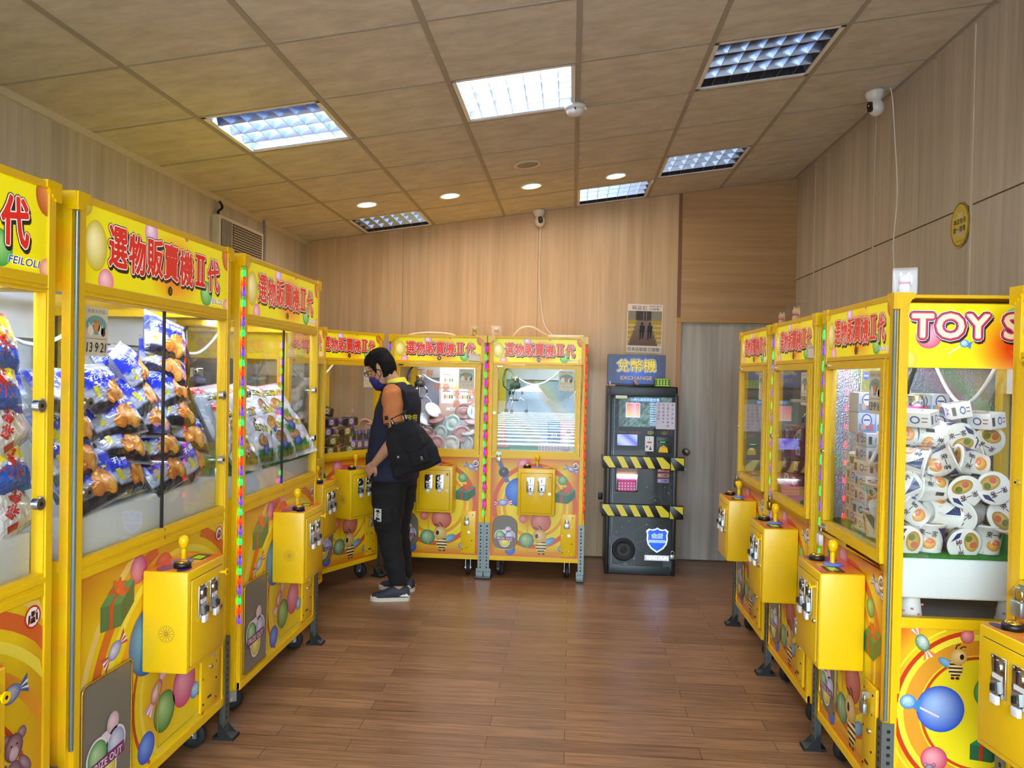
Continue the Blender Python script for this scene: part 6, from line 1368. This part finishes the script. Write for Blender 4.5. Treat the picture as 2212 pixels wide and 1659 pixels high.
loft(bd, [((.098, 0, -.012), .008, .010, 0), ((.104, 0, -.03), .014, .013, 0), ((.108, 0, -.044), .016, .016, 0), ((.102, 0, -.052), .01, .013, 0)], 'skin', 12, HM)        # nose
for sg in (-1, 1): loft(bd, [((.092, sg * .03, .024), .012, .022, 0), ((.094, sg * .03, .03), .013, .024, 0), ((.09, sg * .03, .04), .010, .02, 0)], 'skin', 10, HM)             # brow
for sg in (-1, 1): bd.ball((-.002, sg * .076, -.008), (.018, .010, .032), 'skin', 14, 10, M=HM @ T(0, 0, 0)); bd.ball((-.0, sg * .073, -.03), (.011, .008, .013), 'skin', 10, 8, M=HM)  # ears
loft(bd, [((-.03, 0, 1.44), .075, .085, 0), ((-.015, 0, 1.49), .062, .066, 8), ((.02, 0, 1.54), .056, .057, 14), ((.05, 0, 1.58), .055, .055, 16), ((.065, 0, 1.62), .05, .052, 16)], 'skin')   # neck
loft(bd, [((0, 0, .86), .125, .145, 0), ((.01, 0, 1.0), .115, .135, 0), ((0, 0, 1.2), .12, .145, 0), ((-.015, 0, 1.36), .125, .16, 0), ((-.02, 0, 1.45), .09, .13, 0)], 'skin')
SH, EL, WR, HA = Vector((-.055, .165, 1.435)), Vector((-.105, .215, 1.145)), Vector((.055, .205, .962)), Vector((.062, .204, .952))
bd.tube([SH, SH.lerp(EL, .35), SH.lerp(EL, .75), EL, EL.lerp(WR, .25), EL.lerp(WR, .6), WR, WR.lerp(HA, .9)], [.055, .05, .044, .041, .042, .036, .026, .025], 'skin', 16)
S2, E2, W2, H2 = Vector((-.02, -.17, 1.435)), Vector((.02, -.235, 1.17)), Vector((.215, -.135, 1.19)), Vector((.25, -.115, 1.215))
bd.tube([S2, S2.lerp(E2, .4), E2, E2.lerp(W2, .3), W2, W2.lerp(H2, .4)], [.055, .048, .04, .04, .027, .026], 'skin', 16)
def aim(p, d, up):
    x = Vector(d).normalized(); z = Vector(up); z = (z - x * z.dot(x)).normalized(); y = z.cross(x)
    return Matrix(((x.x, y.x, z.x, p[0]), (x.y, y.y, z.y, p[1]), (x.z, y.z, z.z, p[2]), (0, 0, 0, 1)))
hand(bd, aim(WR, (.70, -.05, -.72), (.15, .95, .2)), 52)
hand(bd, aim(W2, (.75, .25, .55), (-.3, -.5, .8)), 40)
AL, AR = Vector((-.095, .088, .085)), Vector((-.03, -.14, .085))
for hip, kn, an in ((Vector((0, .085, .88)), Vector((-.005, .098, .475)), AL), (Vector((-.01, -.085, .88)), Vector((.03, -.125, .475)), AR)):
    bd.tube([hip, hip.lerp(kn, .5), kn, kn.lerp(an, .3), kn.lerp(an, .75), an, an + Vector((.0, 0, -.03))], [.085, .075, .055, .056, .04, .037, .036], 'skin', 16)
for an, yw in ((AL, 22), (AR, 0)): loft(bd, [((-.045, 0, -.03), .02, .026, 90), ((.0, 0, -.028), .03, .034, 90), ((.07, 0, -.045), .022, .038, 90), ((.15, 0, -.055), .014, .036, 90), ((.18, 0, -.058), .008, .02, 90)], 'skin', 14, T(*an) @ RZ(yw))
link('body', fuse(bd, 'body', .0042, 3), person)
# face
ey = MB()
for sg in (-1, 1): ey.ball((.080, sg * .031, .012), (.010, .012, .007), 'eye_white', 12, 8, M=HM); ey.ball((.0885, sg * .031, .010), (.003, .005, .005), 'dark', 10, 6, M=HM)
link('eyes', ey.mesh('eyes'), person)
hr = MB()
def hairline(z): return .101 if z > .075 else (.0 if z < .0 else .0 + (z / .075) * .03)
loft(hr, head_rings(.010, -.07, 9, hairline), 'hair', 26, HM)
loft(hr, [((-.078, 0, -.078), .008, .040, 0), ((-.072, 0, -.05), .018, .054, 0), ((-.062, 0, 0), .042, .072, 0), ((-.045, 0, .05), .062, .078, 0)], 'hair', 22, HM)
loft(hr, [((.012, 0, .07), .102, .084, 0), ((.01, 0, .1), .102, .082, 0), ((.004, 0, .13), .088, .072, 0), ((-.006, 0, .152), .06, .052, 0), ((-.012, 0, .164), .028, .026, 0), ((-.012, 0, .167), .008, .008, 0)], 'hair', 24, HM)
for sg in (-1, 1): loft(hr, [((.022, sg * .071, -.012), .008, .006, 0), ((.026, sg * .074, .03), .018, .009, 0), ((.03, sg * .072, .08), .05, .012, 0)], 'hair', 10, HM)
hm = fuse(hr, 'hair', .005, 2); rh = random.Random(2)
for v in hm.vertices: v.co += Vector((rh.uniform(-1, 1), rh.uniform(-1, 1), rh.uniform(-.6, 1.2))) * .0022
link('hair', hm, person)
mk_ = MB(); loft(mk_, [((.048, 0, -.130), .026, .026, 0), ((.046, 0, -.120), .045, .046, 0), ((.046, 0, -.09), .056, .060, 0), ((.050, 0, -.06), .058, .066, 0), ((.058, 0, -.035), .054, .060, 0), ((.07, 0, -.018), .040, .034, 0)], 'mask_blue', 22, HM, p=2.3)
for sg in (-1, 1): mk_.tube([(.055, sg * .064, -.04), (.03, sg * .078, -.02), (.0, sg * .086, .012), (-.018, sg * .085, -.002), (-.014, sg * .082, -.03), (.02, sg * .074, -.07), (.05, sg * .058, -.1)], .0018, 'frames', 6, M=HM)
link('face_mask', mk_.mesh('face_mask'), person)
gl = MB()
for sg in (-1, 1):
    gl.tube([(.116 + .004 * (abs(y) < .01), sg * (.034 + y), .008 + z) for y, z in ((-.024, .013), (0, .017), (.024, .014), (.027, 0), (.022, -.014), (0, -.019), (-.02, -.015), (-.025, 0))], .0022, 'frames', 6, M=HM, closed=True)
    gl.tube([(.115, sg * .061, .014), (.08, sg * .079, .016), (.02, sg * .086, .012), (-.01, sg * .088, .0), (-.02, sg * .086, -.018)], .0022, 'frames', 6, M=HM)
gl.tube([(.118, -.01, .012), (.121, 0, .014), (.118, .01, .012)], .002, 'frames', 6, M=HM)
g_ = link('glasses', gl.mesh('glasses'), person)
ln_ = MB()
for sg in (-1, 1): ln_.prism([(sg * .034 + y, .007 + z) for y, z in ((-.022, .012), (0, .015), (.022, .013), (.025, 0), (.02, -.013), (0, -.017), (-.018, -.014), (-.023, 0))], .1155, .1165, 'clear_plastic', 'x', M=HM)
link('lens', ln_.mesh('lens'), g_)
# clothing
ve = MB()
loft(ve, [(c_, a_ * .88 if c_[2] < 1.44 else a_, b_ * (1.03 if c_[2] < 1.0 else .94) if c_[2] < 1.44 else b_, t_) for c_, a_, b_, t_ in [((.005, 0, .835), .185, .19, 0), ((.0, 0, .86), .19, .195, 0), ((.015, 0, .97), .185, .19, 0), ((.02, 0, 1.08), .185, .187, 0), ((.0, 0, 1.2), .188, .19, 0), ((-.02, 0, 1.32), .178, .19, 0), ((-.03, 0, 1.40), .158, .185, 0), ((-.03, 0, 1.455), .125, .172, 5), ((-.02, 0, 1.50), .085, .125, 8), ((-.012, 0, 1.525), .066, .085, 10)]], 'vest', 30, p=2.3)
vm = fuse(ve, 'vest', .009, 3); vr = random.Random(4)
for v in vm.vertices: v.co += v.normal * (.003 * math.sin(v.co.z * 38 + 6 * v.co.y) + .002 * math.sin(v.co.x * 60 + v.co.z * 17))
vo = link('vest', vm, person)
pk = MB(); pk.rbox(.12, .172, .03, .12, .92, 1.03, 'vest', .012); link('pocket', pk.mesh('pocket'), vo)
def letters(mb):
    a = Art('cloth_print')
    def wp(x, z, l):
        ph = R(146) + x / .19; c, s_ = math.cos(ph), math.sin(ph); return (-.012 + (.176 + l) * math.copysign(abs(c) ** .87, c), (.193 + l) * math.copysign(abs(s_) ** .87, s_), z)
    a.warp = wp; a.text('縣政府', .0, 1.285, .17, .05, [('#d8cc2a', .02)], 1)
    mb.v, mb.f, mb.m, mb.c, mb.s, mb.mats = a.v, a.f, a.m, a.c, a.s, a.mats
part('back_lettering', None, letters, vo)
D1 = (EL - SH).normalized()
tes = []
te = MB(); tes.append(te); te.tube([SH + Vector((.02, -.07, .03)), SH + Vector((.01, -.025, .02)), SH, SH + D1 * .07, SH + D1 * .14, SH + D1 * .195], [.055, .072, .077, .074, .072, .076], 'tee', 20)
D2 = (E2 - S2).normalized(); te = MB(); tes.append(te); te.tube([S2 + Vector((.02, .07, .03)), S2 + Vector((.01, .025, .02)), S2, S2 + D2 * .1, S2 + D2 * .19], [.055, .07, .074, .07, .074], 'tee', 20)
sl = []
for te in tes:
    tm = fuse(te, 'sleeve', .007, 3)
    for v in tm.vertices: v.co += v.normal * .003 * math.sin(v.co.z * 55 + v.co.x * 40)
    sl.append(link('sleeve', tm, person))
to = sl[0]
part('sleeve_patch', None, lambda mb: mb.rbox(-.013, .013, .0, .003, -.014, .014, 'black', .001), to, aim(SH + D1 * .15 + Vector((.02, .071, 0)), (1, .0, -.1), (0, 0, 1)))
co = MB()
loft(co, [((-.022, 0, 1.502), .088, .098, 10), ((-.008, 0, 1.53), .072, .076, 12), ((.002, 0, 1.552), .068, .07, 14), ((.002, 0, 1.554), .062, .064, 14), ((-.012, 0, 1.525), .06, .062, 12)], 'collar', 26, cap=False)
link('collar', co.mesh('collar'), person)
tz = MB()
loft(tz, [((-.0, 0, .80), .15, .17, 0), ((.0, 0, .90), .148, .17, 0), ((.005, 0, .96), .14, .16, 0)], 'trousers', 26, p=2.3)
for sg, hip, kn, an in ((1, Vector((-.0, .088, .88)), Vector((-.005, .098, .475)), AL), (-1, Vector((-.01, -.088, .88)), Vector((.03, -.125, .475)), AR)):
    pts = [hip, hip.lerp(kn, .3), hip.lerp(kn, .65), kn, kn.lerp(an, .3), kn.lerp(an, .62), kn.lerp(an, .88), kn.lerp(an, .95)]
    loft(tz, [((p.x, p.y, p.z), a_, b_, 0) for p, a_, b_ in zip(pts, (.128, .128, .112, .09, .08, .072, .062, .058), (.080, .090, .088, .076, .072, .064, .056, .054))], 'trousers', 20, p=2.2)
    loft(tz, [((hip.lerp(kn, .62).x, sg * .18, .66), .065, .016, 0), ((hip.lerp(kn, .62).x, sg * .185, .57), .07, .022, 0), ((hip.lerp(kn, .62).x, sg * .18, .5), .06, .014, 0)], 'trousers', 14, p=3)
tzm = fuse(tz, 'trousers', .008, 3)
for v in tzm.vertices:
    k_ = min(1, max(0, (.85 - v.co.z) / .2)); v.co += v.normal * k_ * (.0025 * math.sin(v.co.z * 34 + 14 * v.co.x + 9 * v.co.y) + .002 * math.sin(v.co.z * 71 + v.co.y * 30))
to_ = link('trousers', tzm, person)
def patch(mb):
    a = Art('cloth_print'); a.rect(-.032, .032, -.045, .045, '#d8d6d2', 0); a.line([(-.03, -.043), (.03, -.043), (.03, .043), (-.03, .043), (-.03, -.043)], .003, '#8a8a88', 1)
    a.rect(-.02, .02, .018, .024, '#151515', 1); a.rect(-.013, .013, .022, .036, '#151515', 1); a.disc(0, .002, .011, '#1c1c1c', 1, .014); a.disc(.002, .002, .006, '#d8d6d2', 2, .009); a.rect(-.018, .018, -.036, -.02, '#1c1c1c', 1); a.poly([(-.02, -.02), (-.008, -.012), (0, -.02)], '#1c1c1c', 1)
    mb.v, mb.f, mb.m, mb.c, mb.s, mb.mats = a.v, a.f, a.m, a.c, a.s, a.mats
    mb.box(-.032, .032, .0003, .004, -.045, .045, 'trousers')
part('leg_patch', None, patch, to_, Matrix(((-1, 0, 0, .020), (0, -1, 0, .208), (0, 0, 1, .61), (0, 0, 0, 1))) @ RZ(-12))
for an, yw in ((AL, 22), (AR, 0)):
    sh_ = part('shoe', 'shoe', lambda mb: loft(mb, [((-.073, 0, .045), .02, .03, 90), ((-.062, 0, .05), .04, .038, 90), ((-.01, 0, .058), .05, .042, 90), ((.045, 0, .055), .046, .045, 90), ((.10, 0, .042), .030, .048, 90), ((.15, 0, .034), .022, .046, 90), ((.18, 0, .03), .018, .036, 90), ((.19, 0, .028), .012, .022, 90)], 'shoe', 22, p=2.3), person, T(an.x, an.y, 0) @ RZ(yw))
    part('sole', 'sole', lambda mb: (mb.prism([(-.08, 0), (-.075, -.025), (-.055, -.039), (0, -.042), (.06, -.048), (.12, -.052), (.165, -.046), (.195, -.026), (.202, 0), (.195, .026), (.165, .046), (.12, .052), (.06, .048), (0, .042), (-.055, .039), (-.075, .025)], 0, .026, 'sole', 'z', smooth=True), loft(mb, [((.15, 0, .024), .026, .047, 90), ((.175, 0, .022), .024, .042, 90), ((.196, 0, .02), .016, .026, 90), ((.2, 0, .018), .008, .012, 90)], 'sole', 18, p=2.3)), sh_)
    part('shoe_stripe', 'shstr', lambda mb: [mb.prism([(-.075, .035), (-.055, .055), (-.03, .042), (-.035, .05), (-.005, .036), (-.045, .034)], sg * .0425 - .002, sg * .0425 + .002, 'white', 'y') for sg in (-1, 1)], sh_)
# shoulder bag, carried: a thing of its own
BM = MP @ Matrix(((-1, 0, 0, -.30), (0, -1, 0, .255), (0, 0, 1, .94), (0, 0, 0, 1))) @ RY(-21) @ RZ(-8) @ SC(1.03, 1, 1)
bagt = thing('shoulder_bag', 'black canvas shoulder bag hanging at the hip of the standing person', 'bag', BM)
bg_ = MB(); loft(bg_, [((.0, 0, -.005), .17, .05, 0), ((.0, 0, .01), .182, .058, 0), ((-.005, 0, .12), .178, .062, 0), ((-.01, 0, .24), .15, .05, 0), ((-.02, 0, .33), .115, .03, 0), ((-.02, 0, .345), .108, .018, 0)], 'bag', 30, p=3.4)
bm_ = fuse(bg_, 'bag_body', .007, 3)
for v in bm_.vertices: v.co += v.normal * (.004 * math.sin(v.co.x * 30 + v.co.z * 25) + .002 * math.sin(v.co.z * 80))
link('bag_body', bm_, bagt)
part('flap_pocket', None, lambda mb: (mb.rbox(.01, .15, -.078, -.05, .03, .16, 'bag', .012), mb.prism([(0.0, .215), (.14, .225), (.155, .15), (.13, .13), (.05, .125), (.01, .145)], -.082, -.05, 'bag', 'y')), bagt, bevel=.004)
part('brand_patch', None, lambda mb: (mb.box(.085, .125, -.0805, -.076, .05, .09, 'black'), mb.box(.098, .112, -.0812, -.0804, .062, .082, 'grey'), mb.box(.094, .116, -.0812, -.0804, .055, .058, 'grey')), bagt)
part('snap_button', None, lambda mb: mb.lathe([(0, -.068), (.008, -.067), (.009, -.06), (0, -.06)], 'grey', 16, (-.075, 0, .13), 'y'), bagt)
IB = BM.inverted()
def strap(mb):
    for a0, off in (((-.055, -.025, .335), .0), ((.05, -.02, .335), .025)):
        w = [Vector(a0), Vector(a0) + Vector((-.015, .01, .06))] + [IB @ MP @ Vector(q) for q in ((-.185 + off, .175, 1.34), (-.135 + off, .16, 1.462), (-.06, .14, 1.512), (.02, .13, 1.482), (.05, .125, 1.46))]
        for p0, p1 in zip(w, w[1:]):
            d_ = (p1 - p0).normalized(); sd_ = Vector((1, 0, 0)); sd_ = (sd_ - d_ * sd_.dot(d_)).normalized() * .014; nn = d_.cross(sd_).normalized() * .003
            v = [p0 - sd_ - nn, p0 + sd_ - nn, p0 + sd_ + nn, p0 - sd_ + nn, p1 - sd_ - nn, p1 + sd_ - nn, p1 + sd_ + nn, p1 - sd_ + nn]
            mb.add(v, [(0, 1, 5, 4), (1, 2, 6, 5), (2, 3, 7, 6), (3, 0, 4, 7), (0, 3, 2, 1), (4, 5, 6, 7)], 'bag')
part('strap', None, strap, bagt)
for x in (-.06, .05): part('strap_buckle', 'sbuckle', lambda mb: [mb.rbox(q - .004, q + .004, -.04, -.03, .352, .385, 'chrome', .001) for q in (-.01, .01)], bagt, T(x, 0, 0))
ph_ = MP @ aim(WR, (.70, -.05, -.72), (.15, .95, .2))
tag(link('phone', MB().rbox(-.024, .024, -.004, .004, -.038, .038, 'black', .003).mesh('phone'), None, ph_ @ T(.060, .004, -.030) @ RX(70) @ RY(15)), 'dark phone held in the lowered hand of the person', 'phone')
